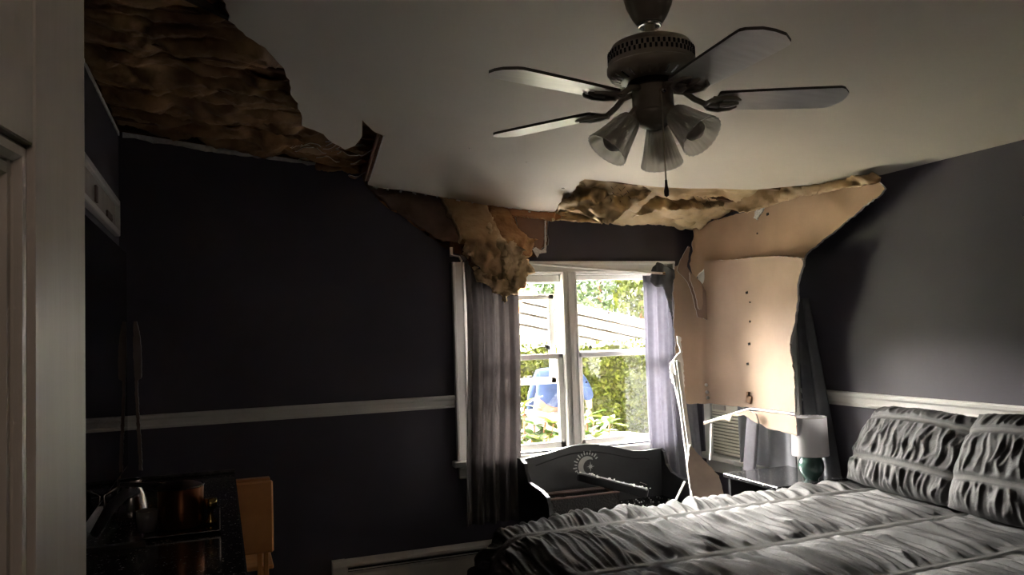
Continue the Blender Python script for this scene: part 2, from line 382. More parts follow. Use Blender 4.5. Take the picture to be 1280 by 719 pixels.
# torn edge lath beside the sagging sheet
p0, p1 = uB(480, 170), uB(462, 226)
for dx, mm, w_ in ((.0, GYP, .006), (-.012, LUMBER, .012), (-.026, BACKP, .008)):
    M = MB().bar((p0[0]+dx, p0[1], zB(*p0)+.01), (p1[0]+dx, p1[1], zB(*p1)+.01), w_, .03); obj('torn_edge_strip', M, mm, ceiling)
M = MB(); 
for k, (a, b) in enumerate((((587, 186), .006), ((658, 203), .005), ((704, 236), .012))):
    q = ce(*a, -.06 if k < 2 else -.08); M.lathe([(0, -.004), (b, -.003), (b*.6, .004)], q, n=8)
obj('nail_pop', M, CEIL, ceiling)

# roof above: rafters, deck, eave
roof = struct('roof')
M = MB().prism([(-.5, HL+.34+.06), (W+.6, HR+.20), (W+.6, HR+.24), (-.5, HL+.42)], lambda u, v: (u, YF-.2, v), (0, -YF+.75, 0)); obj('roof_deck', M, LUMBER, roof)
y = -5.1; k = 0
while y < .05:
    M = MB().prism([(-.1, ceilz(-.1)+.02), (W+.1, ceilz(W+.1)+.02), (W+.1, ceilz(W+.1)+.14), (-.1, ceilz(-.1)+.14)], lambda u, v: (u, y, v), (0, .04, 0))
    obj('rafter', M, LUMBER, roof); y += .406
M = MB().box((-.14, .11, HR), (W+.12, .13, HL+.5)).box((W+.1, YF, HR), (W+.13, .12, HR+.3)).box((-.14, YF, HL-.02), (-.12, .12, HL+.5)); obj('gable_board', M, LUMBER, roof)

M = MB().bar(ce(205, -22, .03), ce(292, 20, .03), .022, .04); obj('rafter', M, mat('blackened lumber', (.03, .018, .012), .8), roof)
# chair rails
def rail(M, pts):   # moulding profile extruded along x (back) or y (sides)
    pass
prof = [(0, 0), (.012, .0), (.016, .012), (.010, .02), (.014, .045), (.024, .055), (.026, .068), (.018, .075), (0, .075)]
zr = 1.11
M = MB().prism([(p[1]+zr-.075, -p[0]) for p in prof], lambda z, y: (.0, y, z), (X1-.085, 0, 0)); struct('trim_3', M, WHITE)
M = MB().prism([(p[1]+zr-.075, -p[0]) for p in prof], lambda z, y: (W+y, YF, z), (0, -YF-1.02, 0)); struct('trim_4', M, WHITE)
M = MB().prism([(p[1]+zr-.075, -p[0]) for p in prof], lambda z, y: (-y, YF, z), (0, -YF, 0)); struct('trim_5', M, WHITE)
M = MB().box((W-.012, YF, 0), (W, 0, .09)); struct('baseboard_right', M, WHITE)

# ------------------------------------------------------------ window in the back wall
win = struct('window_1')
def wp(name, M, m=WHITE, **k): return obj(name, M, m, win, **k)
def frame_bar(a, b, ch=.004): return MB().box(a, b, ch=ch)
def casing(M, a, b, vertical=True):
    """flat casing with a raised outer bead"""
    (x0, z0), (x1, z1) = a, b
    M.box((x0, -.018, z0), (x1, 0, z1), ch=.003)
    if vertical: M.box((x0, -.028, z0), (x0+.02, -.016, z1), ch=.003); M.box((x1-.014, -.024, z0), (x1, -.016, z1), ch=.003)
    else: M.box((x0, -.028, z1-.02), (x1, -.016, z1), ch=.003); M.box((x0, -.024, z0), (x1, -.016, z0+.014), ch=.003)
    return M
wp('casing', casing(MB(), (1.85, .70), (1.93, 1.93))); wp('casing', casing(MB(), (3.37, .70), (3.45, 1.93)))
wp('casing', casing(MB(), (1.95, 1.862), (3.45, 1.935), False))
wp('mullion', casing(MB(), (2.595, .72), (2.695, 1.865)).box((2.63, -.034, .72), (2.66, -.02, 1.865), ch=.003).box((2.60, 0, .72), (2.69, .11, 1.865)))
wp('stool', frame_bar((1.82, -.06, .675), (3.48, .11, .712), .006)); wp('apron', casing(MB(), (1.86, .60), (3.44, .675), False))
M = MB(); M.box((X1, 0, Z1-.01), (X1+.02, .115, Z2)); M.box((X2-.02, 0, Z1-.01), (X2, .115, Z2)); M.box((X1, 0, Z2-.02), (X2, .115, Z2)); wp('jamb', M)
def sash(name, x0, x1, z0, z1, y, s=.038, tilt=0.):
    M = MB(); t = .028
    def q(x, z): return z + tilt*(x-x0)
    for (a0, a1, b0, b1) in ((x0, x0+s, z0, z1), (x1-s, x1, z0, z1), (x0, x1, z0, z0+s*1.1), (x0, x1, z1-s*.9, z1)):
        B = MB().box((a0, y-t/2, b0), (a1, y+t/2, b1), ch=.004); M.add([(v.x, v.y, q(v.x, v.z)) for v in B.v], B.f)
    o = wp(name, M)
    G = MB().box((x0+s-.005, y-.002, z0+s-.005), (x1-s+.005, y+.002, z1-s+.01)); obj('pane', G, GLASS, o); return o
sash('upper_sash', 2.70, 3.35, 1.30, 1.85, .075)
sash('lower_sash', 2.70, 3.35, .725, 1.335, .035)
# left unit: the upper sash has slid down behind the lower one, leaving a gap over it
sash('upper_sash', 1.95, 2.565, 1.14, 1.725, .075, tilt=.0)
sash('lower_sash', 1.95, 2.60, .725, 1.335, .035)
wp('sash_lock', MB().lathe([(0, 0), (.02, 0), (.018, .012), (0, .014)], (2.36, .02, 1.187), n=12), STEEL)
wp('head_stop', frame_bar((1.95, .03, 1.80), (2.60, .10, 1.85)))
# splatter stuck on the panes
M = MB(); R2 = random.Random(3)
for (px, py, r) in [(800, 443, .006), (800, 387, .004), (743, 393, .003), (757, 397, .002), (765, 390, .004), (768, 383, .003), (730, 388, .003), (736, 405, .002), (745, 410, .004), (787, 441, .009), (738, 434, .010), (733, 478, .006),
                    (761, 391, .006), (772, 402, .003), (758, 412, .005), (743, 418, .003), (765, 385, .003), (785, 405, .002), (693, 404, .002), (752, 366, .005)]:
    q = by(px, py, .069 if py < 445 else .029); M.lathe([(0, 0), (r*1.3, .0), (r, .002), (0, .003)], q, (0, -1, 0), 7)
wp('debris_specks', M, DARKGAP)
M = MB(); q = by(686, 434, .069)
for k in range(7): M.lathe([(0, 0), (.012, .0), (.008, .004), (0, .005)], q+Vector((R2.uniform(-.02, .02), 0, R2.uniform(-.01, .01))), (0, -1, 0), 7)
wp('leaf_scrap', M, DARKGAP)

# window in the right wall (behind the fallen boards) and its air conditioner
win2 = struct('window_2')
def wp2(name, M, m=WHITE, **k): return obj(name, M, m, win2, **k)
M = MB().box((W-.02, -.12, .60), (W, -.045, 1.93), ch=.003); wp2('casing', M)
M = MB().box((W-.02, -1.0, .60), (W, -.93, 1.93), ch=.003); wp2('casing', M)
M = MB().box((W-.02, -1.0, 1.86), (W, -.045, 1.94), ch=.003); wp2('casing', M)
M = MB().box((W-.07, -1.02, .585), (W+.1, -.02, .62), ch=.006); wp2('stool', M)
M = MB().box((W-.02, -1.0, .50), (W, -.05, .585), ch=.004); wp2('apron', M)
M = MB().box((W+.02, -.155, .62), (W+.05, -.12, 1.86)).box((W+.02, -.93, .62), (W+.05, -.89, 1.86)).box((W+.02, -.92, 1.0), (W+.05, -.13, 1.04)).box((W+.02, -.92, 1.82), (W+.05, -.13, 1.86)); wp2('sash_frame', M)
M = MB().box((W+.03, -.9, 1.04), (W+.034, -.15, 1.82)); wp2('pane', M, GLASS)
ac = thing('air_conditioner', 'cream window air conditioner with slatted grille under fallen boards', 'air conditioner', (W, -.5, .62))
ya, yb = -.50, -.17
M = MB().box((W-.045, ya, .63), (W+.3, yb, .97), ch=.012); obj('casing', M, ACM, ac)
M = MB().box((W-.048, ya+.025, .655), (W-.0445, yb-.015, .91)); obj('grille_back', M, mat('painted grille shadow', (.25, .24, .2), .6), ac)  # darker colour paints in the shade behind the slats
z = .665
while z < .90:
    M = MB().box((W-.058, ya+.03, z), (W-.044, yb-.02, z+.011), ch=.002); obj('slat', M, ACM, ac); z += .021
M = MB().box((W-.052, yb-.16, .925), (W-.044, yb-.03, .955)); obj('badge', M, METALW, ac)
M = MB().box((W-.01, yb, .63), (W+.01, yb+.045, 1.0)); obj('side_panel', M, WHITE, ac)

# baseboard heater on the back wall
ht = thing('baseboard_heater', 'cream baseboard heater along the dark back wall', 'heater', (1.1, -.03, 0))
M = MB().prism([(-.001, .0), (-.06, .0), (-.068, .02), (-.068, .135), (-.052, .15), (-.052, .165), (-.001, .2)], lambda y, z: (1.15, y, z), (2.4, 0, 0)); obj('cover', M, METALW, ht)
M = MB().prism([(-.001, .0), (-.07, .0), (-.075, .02), (-.075, .185), (-.06, .208), (-.001, .212)], lambda y, z: (1.085, y, z), (.075, 0, 0)); obj('end_cap', M, METALW, ht)
M = MB().prism([(-.01, .212), (-.065, .198), (-.07, .185), (-.066, .18), (-.05, .192), (-.01, .205)], lambda y, z: (1.15, y, z), (2.4, 0, 0)); obj('damper_lip', M, METALW, ht)
M = MB().box((1.17, -.066, .152), (3.5, -.055, .172)); obj('slot', M, DARKGAP, ht)
M = MB().box((1.17, -.072, .158), (3.5, -.066, .163)); obj('fin', M, METALW, ht)

# the open door at the left
dr = struct('door_1')
E0 = Vector((.395, -3.93)); dd = Vector((.158, .987)).normalized(); dn = Vector((-dd.y, dd.x))
def dp(s, n, z): q = E0 - dd*s + dn*n; return (q.x, q.y, z)
def dbox(M, s0, s1, z0, z1, n0, n1, ch=.003):
    B = MB().box((s0, n0, z0), (s1, n1, z1), ch=ch); M.add([dp(v.x, v.y, v.z) for v in B.v], B.f); return M
WD = .76
for s0, s1, z0, z1 in ((0, .108, .01, 2.62), (WD-.11, WD, .01, 2.62)): obj('stile', dbox(MB(), s0, s1, z0, z1, 0, .035, .004), DOORP, dr)
ztop = 1.637
for z0, z1 in ((ztop, 2.62), (.85, 1.0), (.01, .25)): obj('rail', dbox(MB(), .108, WD-.11, z0, z1, 0, .035, .001), DOORP, dr)
for z0, z1 in ((1.0, ztop), (.25, .85)):
    o = obj('panel', dbox(MB(), .108, WD-.11, z0, z1, .012, .024), DOORP, dr)
    M = MB(); dbox(M, .108, .122, z0, z1, .003, .014, .004); dbox(M, .122, .132, z0, z1, .008, .015, .003); dbox(M, .108, WD-.11, z1-.014, z1, .003, .014, .004); dbox(M, .12, WD-.11, z1-.026, z1-.014, .008, .015, .003); dbox(M, .108, WD-.11, z0, z0+.014, .003, .014, .004)
    obj('moulding', M, DOORP, dr)
M = MB().lathe([(0, -.06), (.02, -.06), (.027, -.045), (.02, -.03), (.01, -.025), (.01, 0)], dp(.055, 0, .93), (dn.x, dn.y, 0), 16); obj('door_knob', M, CHROME, dr)

# ============================================================ INSULATION AND FALLEN BOARDS
def crumple(x, y, a=.03, s=3.2, sx=1., sy=2.5, seed=0.):
    f = 0; k = 1.; q = s
    wx = x+.12*noise.noise((x*3, y*3, seed+9)); wy = y+.12*noise.noise((x*3, y*3, seed+5))
    for i in range(5): f += k*(abs(noise.noise((wx*q*sx+seed+wy*i*.7, wy*q*sy-wx*i*.5, seed+i)))); k *= .6; q *= 2.0
    return a*(f*1.7-.6)
HOLEP = [(0, 0), (0, -2.2), (.3, -2.4)] + H0[2:] + [(.98, -.6), (1.1, -.42), (1.24, -.5), (1.30, -.6), (1.30, 0)]
# three strips of kraft faced insulation seen in the opening in the ceiling corner
for j, (ya, yb, L) in enumerate(((-.42, -.01, 'brown kraft insulation strip in the ceiling opening along the back wall'), (-.86, -.40, 'brown kraft insulation strip in the middle of the ceiling opening'),
                                 (-1.32, -.82, 'crumpled kraft insulation strip in the ceiling opening, second from the front'), (-1.98, -1.27, 'smooth brown kraft insulation strip at the front of the ceiling opening'))):
    M = MB(); x1 = 1.32 if j < 2 else 1.22
    def fn(u, v, j=j):
        t = (v-ya)/(yb-ya); e = max(0, 1-abs(2*t-1))**.5
        zz = ceilz(u) + .045 - .03*e - crumple(u, v, .05, 2.4, 1.0, 2.4, j*3.1)
        if j == 0: zz -= .03*max(0, (u-.3))*t
        return (u, v, max(zz, ceilz(u)-.075) if pip(u, v, HOLEP) else max(zz, ceilz(u)+.03))
    sheet(M, [(.005, ya), (x1, ya), (x1, yb), (.005, yb)], .022, fn, .004, jag=.01, keep=(0, 1, 2, 3), face=(.6, ya, 0), bstep=.03)
    root = thing('insulation_batt', L, 'insulation', (.6, (ya+yb)/2, ceilz(.6)))
    obj('kraft_facing', M, [KRAFTD]*3, root, smooth=True)
    M = MB().grid(lambda a, b: (x1*a+.003, ya+(yb-ya)*b, ceilz(x1*a)+.075+.01*nz(a*9, b*9)), 12, 4); obj('glass_wool', M, FLUFFO, root)
# loose scraps at the rim of the opening
R3 = random.Random(11)
g = 'torn paper scraps at the corner of the ceiling opening'
for k in range(16):
    a = Vector((R3.uniform(.86, 1.3), R3.uniform(-.72, -.12), 0)); a.z = ceilz(a.x)-R3.uniform(.0, .06)
    s = R3.uniform(.03, .08); an = R3.uniform(0, PI); sd = R3.random()*9
    poly = [(s*(1+.4*R3.random())*math.cos(t*PI/3+an), .5*s*(1+.5*R3.random())*math.sin(t*PI/3+an)) for t in range(6)]
    M = MB(); sheet(M, poly, .015, lambda u, v: a+Vector((u, v, .03*nz(u*14+sd, v*14)+.25*u*math.sin(sd))), .003, jag=.003, face=(a.x, a.y, 0))
    tag(obj('paper_scrap', M, [KRAFTD if k % 3 else BACKP, GYP, KRAFT], smooth=True), 'torn brown paper scrap hanging at the corner of the ceiling opening', 'scrap', g)
# ragged kraft fringe hanging over the top of the dark wall
M = MB(); fr = [(395, 200), (395, 212), (410, 215), (425, 213), (435, 216), (452, 218), (456, 225), (462, 214), (466, 190), (440, 186), (415, 192)]
sheet(M, fr, 4, lambda u, v: by(u, v, -.06+.02*nz(u*.08, v*.08)), .004, jag=.8)
tag(obj('kraft_flap', M, [KRAFTD, BACKP, KRAFT], smooth=True), 'torn brown kraft flap drooping over the top of the dark wall', 'insulation')

# pale kraft insulation in the gap between the ceiling edge and the back wall
root = thing('insulation_batt', 'pale tan kraft insulation bulging in the gap above the window', 'insulation', (3.0, -.4, 2.25))
BATT5 = root
def f1(u, v):    # u,v in plan
    t = (v+.72)/.72
    z = ceilz(u) + .05 - .12*t - crumple(u, v, .04, 2.6, 1.2, 2.2, 4.4)
    return (u, v, z+.0)
M = MB(); sheet(M, [(2.30, -.80), (2.7, -.84), (3.05, -.95), (3.36, -1.12), (3.52, -1.4), (3.60, -1.75), (3.60, -.02), (2.50, -.02), (2.42, -.3)], .02, f1, .004, jag=.008, face=(3, -1, 0), bstep=.025)
obj('kraft_facing', M, [KRAFTL, KRAFTL, KRAFT], root, smooth=True)
M = MB().grid(lambda a, b: (2.4+1.2*a, -.9+.88*b, ceilz(2.4+1.2*a)+.085), 6, 4); obj('glass_wool', M, FLUFF, root)
# folded paper flaps hanging from it
for poly, off, L, mm in (([(712, 223), (745, 224), (785, 231), (770, 258), (752, 280), (738, 272), (722, 262), (700, 262), (693, 270), (706, 240)], -.52, 'crumpled kraft paper flap with dark print hanging left of the fan chain', KRAFTL),
                         ([(735, 262), (760, 245), (800, 232), (820, 232), (812, 245), (785, 262), (768, 277), (757, 281)], -.56, 'dark folded kraft paper flap pointing down behind the fan chain', KRAFTL),
                         ([(690, 262), (760, 268), (820, 262), (868, 262), (875, 275), (820, 279), (745, 279), (700, 275), (690, 277)], -.10, 'thin kraft paper lip along the top of the wall above the window', KRAFTL),
                         ([(835, 238), (850, 232), (900, 236), (950, 240), (975, 238), (985, 250), (930, 252), (880, 262), (830, 262), (790, 272), (812, 250)], -.55, 'long kraft paper fold running right from the fan chain', KRAFTL)):
    M = MB(); sheet(M, poly, 4, lambda u, v: by(u, v, off + .10*crumple(u*.02, v*.035, 1., 1.5, 1, 1, off*7)), .004, jag=.7)
    tag(obj('kraft_flap', M, [mm, KRAFTL, KRAFT], smooth=True), L, 'insulation')
for poly, L in (([(895, 238), (930, 234), (965, 233), (1000, 233), (1040, 227), (1092, 216), (1101, 222), (1098, 230), (1060, 236), (1030, 241), (1000, 246), (965, 257), (935, 266), (905, 262)], 'torn kraft paper strip along the right end of the ceiling edge'),):
    M = MB(); sheet(M, poly, 4, lambda u, v: plan(u, v, [(x_+.0, y_-.01) for x_, y_ in [(3.30, -.03), (3.50, -.4), (3.52, -1.0), (3.50, -1.5), (3.49, -2.1)]])-Vector((.03, 0, 0))*crumple(u*.02, v*.05, 1., 1.5, 1, 1, 2.), .004, jag=.8)
    tag(obj('kraft_flap', M, [KRAFT, KRAFTL, KRAFT], smooth=True), L, 'insulation')
# illegible dark print on the paper
INK = mat('faded ink', (.12, .09, .06), .7)
M = MB(); R4 = random.Random(5)
for (cx_, cy_, n_, sl, w) in ((776, 236, 5, .25, 5), (880, 247, 6, .12, 4.5)):
    for row in (0, 1):
        for k in range(n_):
            px = cx_-n_*w/2+k*w + row*2; py = cy_+row*7+(px-cx_)*sl
            q = by(px, py, -.66); r = by(px+w*.6, py+w*.6*sl-R4.uniform(1, 4)*(1 if k % 2 else -1), -.66); M.bar(q, r, .002, .0035, upv=(0, 1, 0))
obj('printed_marks', M, INK, BATT5, kind='stuff')

# the big clump of insulation hanging in front of the left curtain
root = thing('insulation_clump', 'thick tan insulation clump hanging over the left curtain', 'insulation', tuple(by(610, 310, -.3)))
def bulge(off, amp, cx_, cy_, rx, ry, seed, rough=.03):
    def fn(u, v):
        d = 1-((u-cx_)/rx)**2-((v-cy_)/ry)**2
        t = max(0, min(1, (v-256)/45)); return by(u, v, off*t - .03*(1-t) - (amp*max(0, d)**.5 + rough*1.5*crumple(u*.03, v*.02, 1., 1.3, 1, 1, seed))*(.15+.85*t))
    return fn
M = MB(); sheet(M, [(553, 244), (580, 247), (607, 252), (618, 278), (628, 297), (640, 308), (652, 330), (650, 350), (640, 364), (630, 370), (618, 362), (604, 342), (592, 325), (582, 305), (570, 278)], 4.5,
                bulge(-.30, .10, 605, 310, 50, 65, 2.2, .04), .05, jag=1.0); obj('kraft_side', M, [mat('tan wool face', (.66, .43, .24), .9, color2=(.50, .30, .15), scale=10, bump=.5, bscale=40), FLUFF, FLUFFO], root, smooth=True)
for k, poly in enumerate(([(604, 262), (616, 272), (622, 290), (632, 303), (643, 315), (652, 328), (653, 342), (642, 350), (634, 330), (622, 312), (612, 292), (606, 275)],
                          [(592, 340), (606, 348), (618, 352), (634, 348), (648, 342), (651, 352), (642, 366), (632, 370), (618, 364), (604, 354)],
                          [(655, 318), (664, 330), (660, 345), (650, 362), (640, 365), (645, 348), (650, 332)],
                          [(632, 306), (642, 300), (652, 315), (655, 330), (646, 344), (636, 350), (630, 335), (634, 320)])):
    M = MB(); cx_ = sum(p[0] for p in poly)/len(poly); cy_ = sum(p[1] for p in poly)/len(poly)
    sheet(M, poly, 3, bulge(-.37-.015*k, .05, cx_, cy_, 26, 46, 5+k, .03), .05, jag=1.3); obj('wool_tuft', M, [FLUFF]*3, root, smooth=True)
M = MB(); sheet(M, [(612, 256), (635, 261), (648, 285), (658, 294), (669, 301), (664, 318), (655, 328), (648, 322), (636, 306), (624, 292), (614, 274)], 3.5,
                bulge(-.24, .07, 640, 295, 45, 45, 9.1, .03), .03, jag=.8); obj('wool_underlayer', M, [FLUFFO]*3, root, smooth=True, label='orange brown wool layer')
M = MB(); sheet(M, [(583, 318), (592, 325), (600, 340), (606, 352), (596, 345), (586, 330)], 3, lambda u, v: by(u, v, -.28), .01, jag=1); obj('torn_kraft_edge', M, [LUMBER]*3, root)
# torn ends of the sheet edge over the window
M = MB()
for k in range(15):
    px = 470 + k*15 + R3.uniform(-3, 3); py = 232+(px-460)*.155 + R3.uniform(-1, 2)
    q = by(px, py, -.05); M.obox(q, (R3.uniform(.008, .03), .01, R3.uniform(.004, .014)), Matrix.Rotation(R3.uniform(-.6, .6), 3, 'Y'))
obj('torn_edge_crumbs', M, GYP, ceiling, kind='stuff')
M = MB(); sheet(M, [(616, 263), (700, 266), (703, 272), (690, 277), (676, 274), (640, 270)], 4, lambda u, v: by(u, v, -.07), .01, jag=1.0)
tag(obj('splintered_lath', M, [SHEATH, KRAFTL, SHEATH]), 'splintered wood and paper strip under the sagging ceiling edge over the window', 'debris')
M = MB(); sheet(M, [(644, 271), (681, 275), (680, 298), (677, 313), (668, 310), (650, 300)], 4, lambda u, v: by(u, v, -.015), .01, jag=.6)
tag(obj('wood_sheathing_scrap', M, [mat('brown board', (.27, .15, .095), .7, color2=(.19, .10, .06), scale=6), GYP, LUMBER]), 'square brown board scrap on the wall above the window', 'debris')
M = MB(); sheet(M, [(666, 311), (670, 309), (676, 313), (681, 310), (681, 276), (683, 276), (683, 316), (674, 317), (672, 322)], 3, lambda u, v: by(u, v, -.02), .01, jag=.3)
tag(obj('drywall_splinter', M, [GYP]*3), 'thin white torn drywall edge beside the brown board scrap', 'debris')

# the fallen drywall sheets in the right corner
PLAN = [(3.30, -.15), (3.46, -.165), (3.52, -.18), (3.545, -.21), (3.55, -.26), (3.545, -.4), (3.52, -.7), (3.44, -1.15), (3.38, -1.45)]
PLANU = [(3.40, -.03), (3.52, -.05), (3.585, -.09), (3.60, -.16), (3.595, -.4), (3.57, -.9), (3.52, -1.4), (3.49, -2.1)]
def leaf(name, label, poly, pl_, mats, step=6, jag=.6, thick=.012, keep=(), wob=0.):
    M = MB(); pts = [plan(*p, pl_) for p in poly]; c = sum(pts, Vector((0, 0, 0)))/len(pts)
    sheet(M, poly, step, lambda u, v: plan(u, v, pl_)+Vector((-1, -1, 0))*wob*nz(u*.03, v*.03), thick, jag=jag, keep=keep)
    o = obj(name, M, mats, smooth=.6)
    return tag(o, label, 'drywall')
leaf('drywall_sheet', 'lower tan drywall sheet hanging in the right corner above the lamp', [(880, 326), (925, 324), (965, 320), (1002, 323), (1004, 330), (997, 352), (996, 380), (994, 400), (987, 430), (990, 450), (993, 480), (994, 516),
     (960, 512), (920, 508), (885, 504), (848, 505), (845, 470), (843, 420), (842, 370), (843, 334), (853, 330), (858, 336), (866, 345), (876, 360), (881, 350)], PLAN, [BACKP2, GYP, PAINT], wob=.008, jag=.7)
leaf('drywall_sheet', 'upper brown drywall sheet reaching from the ceiling to the right corner', [(867, 284), (880, 279), (905, 272), (935, 264), (955, 255), (985, 246), (1010, 240), (1040, 235), (1070, 229), (1097, 226), (1106, 236), (1098, 246), (1080, 258),
     (1060, 275), (1042, 290), (1022, 305), (1006, 320), (1004, 334), (960, 334), (920, 334), (880, 336), (868, 350), (862, 330), (866, 310)], PLANU, [BACKP, GYP, PAINT], wob=.012, jag=.8)
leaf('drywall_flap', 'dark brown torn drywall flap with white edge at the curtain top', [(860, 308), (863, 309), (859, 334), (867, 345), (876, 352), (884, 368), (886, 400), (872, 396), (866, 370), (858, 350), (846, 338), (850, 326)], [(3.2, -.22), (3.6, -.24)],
     [mat('dark brown paper', (.30, .21, .165), .8), GYP, PAINT], 4, .4, .006)  # flap paper is a darker brown than the sheets
leaf('drywall_flap', 'pale curled strip of torn drywall paper hanging from the flap', [(862, 341), (870, 346), (878, 358), (879, 380), (877, 387), (873, 386), (869, 368), (863, 350)], [(3.2, -.26), (3.6, -.28)], [BACKP2, GYP, GYP], 3, .3, .006)
# nail holes and tears on the sheets
SHEETS = [o for o in bpy.data.objects if o.name.startswith('drywall_sheet')]
for px, py, r in ((934, 366, 3), (938, 402, 2), (937, 430, 3), (935, 455, 3), (938, 378, 1.5), (960, 268, 3), (947, 292, 1.5), (993, 245, 2)):
    q = plan(px, py, PLAN if py > 325 else PLANU)+Vector((-.006, -.003, 0)); M = MB().obox(q, (.004, r*.006, r*.005), Matrix.Rotation(r, 3, 'X')); obj('nail_hole', M, DARKGAP, SHEETS[0 if py > 325 else 1])
q = plan(937, 499, PLAN)+Vector((-.01, -.006, 0)); M = MB().obox(q, (.01, .045, .045), Matrix.Rotation(.3, 3, 'X')).obox(q+Vector((0, .005, .03)), (.01, .018, .03))
tag(obj('wood_block', M, LUMBER), 'small brown splinter block near the lower edge of the tan sheet', 'debris')
for px, py in ((883, 481), (884, 490), (885, 497)): obj('torn_spot', MB().lathe([(0, 0), (.012, 0), (.008, .006), (0, .008)], plan(px, py, PLAN)+Vector((-.01, -.012, 0)), (-1, -1, 0), 8), GYP, SHEETS[0])
leaf('gypsum_chip', 'small white gypsum chip hanging at the top of the brown sheet', [(945, 254), (955, 257), (953, 264), (949, 268), (946, 275), (942, 273), (944, 264)], [(x_-.012, y_-.01) for x_, y_ in PLANU], [GYP]*3, 2, .5, .008)
# strips under the sheets
P3 = [(3.30, -.35), (3.36, -.7), (3.28, -1.6)]
leaf('drywall_strip', 'tan drywall strip with curved lower edge behind the white lamp', [(928, 515), (945, 514), (970, 516), (995, 521), (996, 545), (975, 539), (960, 536), (950, 530), (940, 522)], P3, [BACKP2, GYP, GYP], 4, .3, .008)
leaf('drywall_strip', 'thin torn drywall strip sloping down left over the air conditioner', [(879, 531), (882, 527), (905, 521), (935, 513), (945, 518), (948, 530), (942, 527), (930, 519), (915, 520), (912, 527), (905, 524), (888, 528)], [(3.28, -.3), (3.30, -.9)], [BACKP2, GYP, GYP], 3, .3, .008)
M = MB(); a, b, c = plan(880, 528, P3), plan(937, 511, P3), plan(994, 518, P3); M.tube([a, b, c], [.004, .006, .006], 6)
tag(obj('metal_edge_bead', M, WHITE), 'thin white edge bead along the fallen strips below the tan sheet', 'debris')
# leaning broken trim boards and the tan piece
M = MB().bar(by(846, 452, -.55), by(869, 624, -1.2), .048, .012, upv=(0, -1, .3), ch=.003).bar(by(846, 452, -.56), by(869, 624, -1.21), .014, .02, upv=(0, -1, .3))
tag(obj('trim_board', M, WHITE), 'long white trim board leaning in front of the right curtain', 'trim')
M = MB().bar(by(842, 468, -.62), by(862, 560, -.95), .022, .008, upv=(0, -1, .3)); M.bar(by(862, 560, -.95), by(872, 622, -1.15), .022, .006, upv=(0, -1, .3))
tag(obj('trim_splinter', M, WHITE), 'narrow white splinter beside the long leaning trim board', 'trim')
M = MB(); sheet(M, [(838, 455), (850, 440), (846, 420), (851, 422), (854, 455), (856, 490), (850, 482), (846, 475), (842, 480), (838, 470)], 3, lambda u, v: by(u, v, -.53), .01, jag=.6)
tag(obj('broken_trim_end', M, [WHITE, GYP, WHITE]), 'broken white chunk at the upper end of the leaning trim board', 'trim')
M = MB(); sheet(M, [(866, 622), (868, 592), (872, 578), (880, 560), (886, 570), (896, 583), (906, 597), (906, 622)], 4, lambda u, v: by(u, v, -1.22)+Vector((0, (622-v)*.002, 0)), .012, jag=.5)
tag(obj('drywall_chunk', M, [mat('dusty tan paper', (.47, .37, .31), .85, scale=10), GYP, GYP]), 'pointed tan drywall chunk standing beside the black nightstand', 'drywall')
M = MB().bar(by(856, 602, -.80), by(845, 625, -.83), .01, .008); tag(obj('wood_sliver', M, WHITE), 'short white sliver leaning on the end of the black bench', 'debris')
M = MB().tube([by(890, 530, -.6), by(889, 560, -.6), by(888, 575, -.6)], .008, 6); tag(obj('thin_rod', M, WHITE), 'thin white upright strip left of the air conditioner', 'debris')

# ============================================================ CURTAINS
def curtain(name, label, xa, xb, za, zb, y, folds, amp, m, seed=0, fn=None, parent=None):
    M = MB()
    def f(u, v):
        x = xa+(xb-xa)*(u+.015*math.sin(v*5+seed)); fl = math.sin(2*PI*folds*u+seed+.5*math.sin(v*2.2+seed)) + .35*math.sin(2*PI*folds*2.3*u+seed*2+v)
        p = Vector((x, y - amp*(.55+.45*v)*fl, za+(zb-za)*v))
        return fn(p, u, v) if fn else p
    M.grid(f, int(folds*18), 30); o = obj(name, M, m, smooth=True)
    s = o.modifiers.new('s', 'SOLIDIFY'); s.thickness = .003; return o
def fl(p, u, v): p.x += .02*math.sin(v*3)*(1-v)-.03*v*(1-u)+.01; return p
o = curtain('curtain', '', 1.885, 2.235, 1.93, .34, -.11, 4.6, .028, CURT, .6, fl); tag(o, 'grey curtain hanging at the left of the window to near the floor', 'curtain')
def fr_(p, u, v): p.x += .05*(v-.5)*u; return p
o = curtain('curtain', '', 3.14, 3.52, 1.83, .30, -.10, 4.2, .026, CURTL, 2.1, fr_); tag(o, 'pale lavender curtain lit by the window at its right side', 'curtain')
# bunched curtain top on the rod
M = MB(); sheet(M, [(814, 352), (815, 338), (822, 327), (831, 332), (842, 336), (843, 345), (840, 358), (840, 385), (841, 410), (839, 395), (834, 370), (828, 358), (820, 358)], 3,
                lambda u, v: by(u, v, -.17-.03*math.sin(u*.35)-.02*nz(u*.1, v*.1)), .006, jag=.5)
tag(obj('curtain_header', M, [CURTG]*3, smooth=True), 'bunched dark grey curtain top crumpled on the right end of the rod', 'curtain')
rod = thing('curtain_rod', 'thin white curtain rod sloping across the top of the window', 'curtain rod', tuple(by(740, 335, -.16)))
a, b = by(640, 327, -.13), by(829, 342, -.20)
M = MB().tube([a, a.lerp(b, .33)+Vector((0, 0, -.004)), b], .008, 10); obj('pole', M, WHITE, rod)
M = MB().lathe([(0, -.012), (.012, -.01), (.012, .01), (0, .012)], b, (1, 0, 0), 12); obj('end_cap', M, CHROME, rod)
br = thing('rod_bracket', 'small curtain rod bracket above the left window casing', 'bracket', tuple(by(566, 318, -.02)))
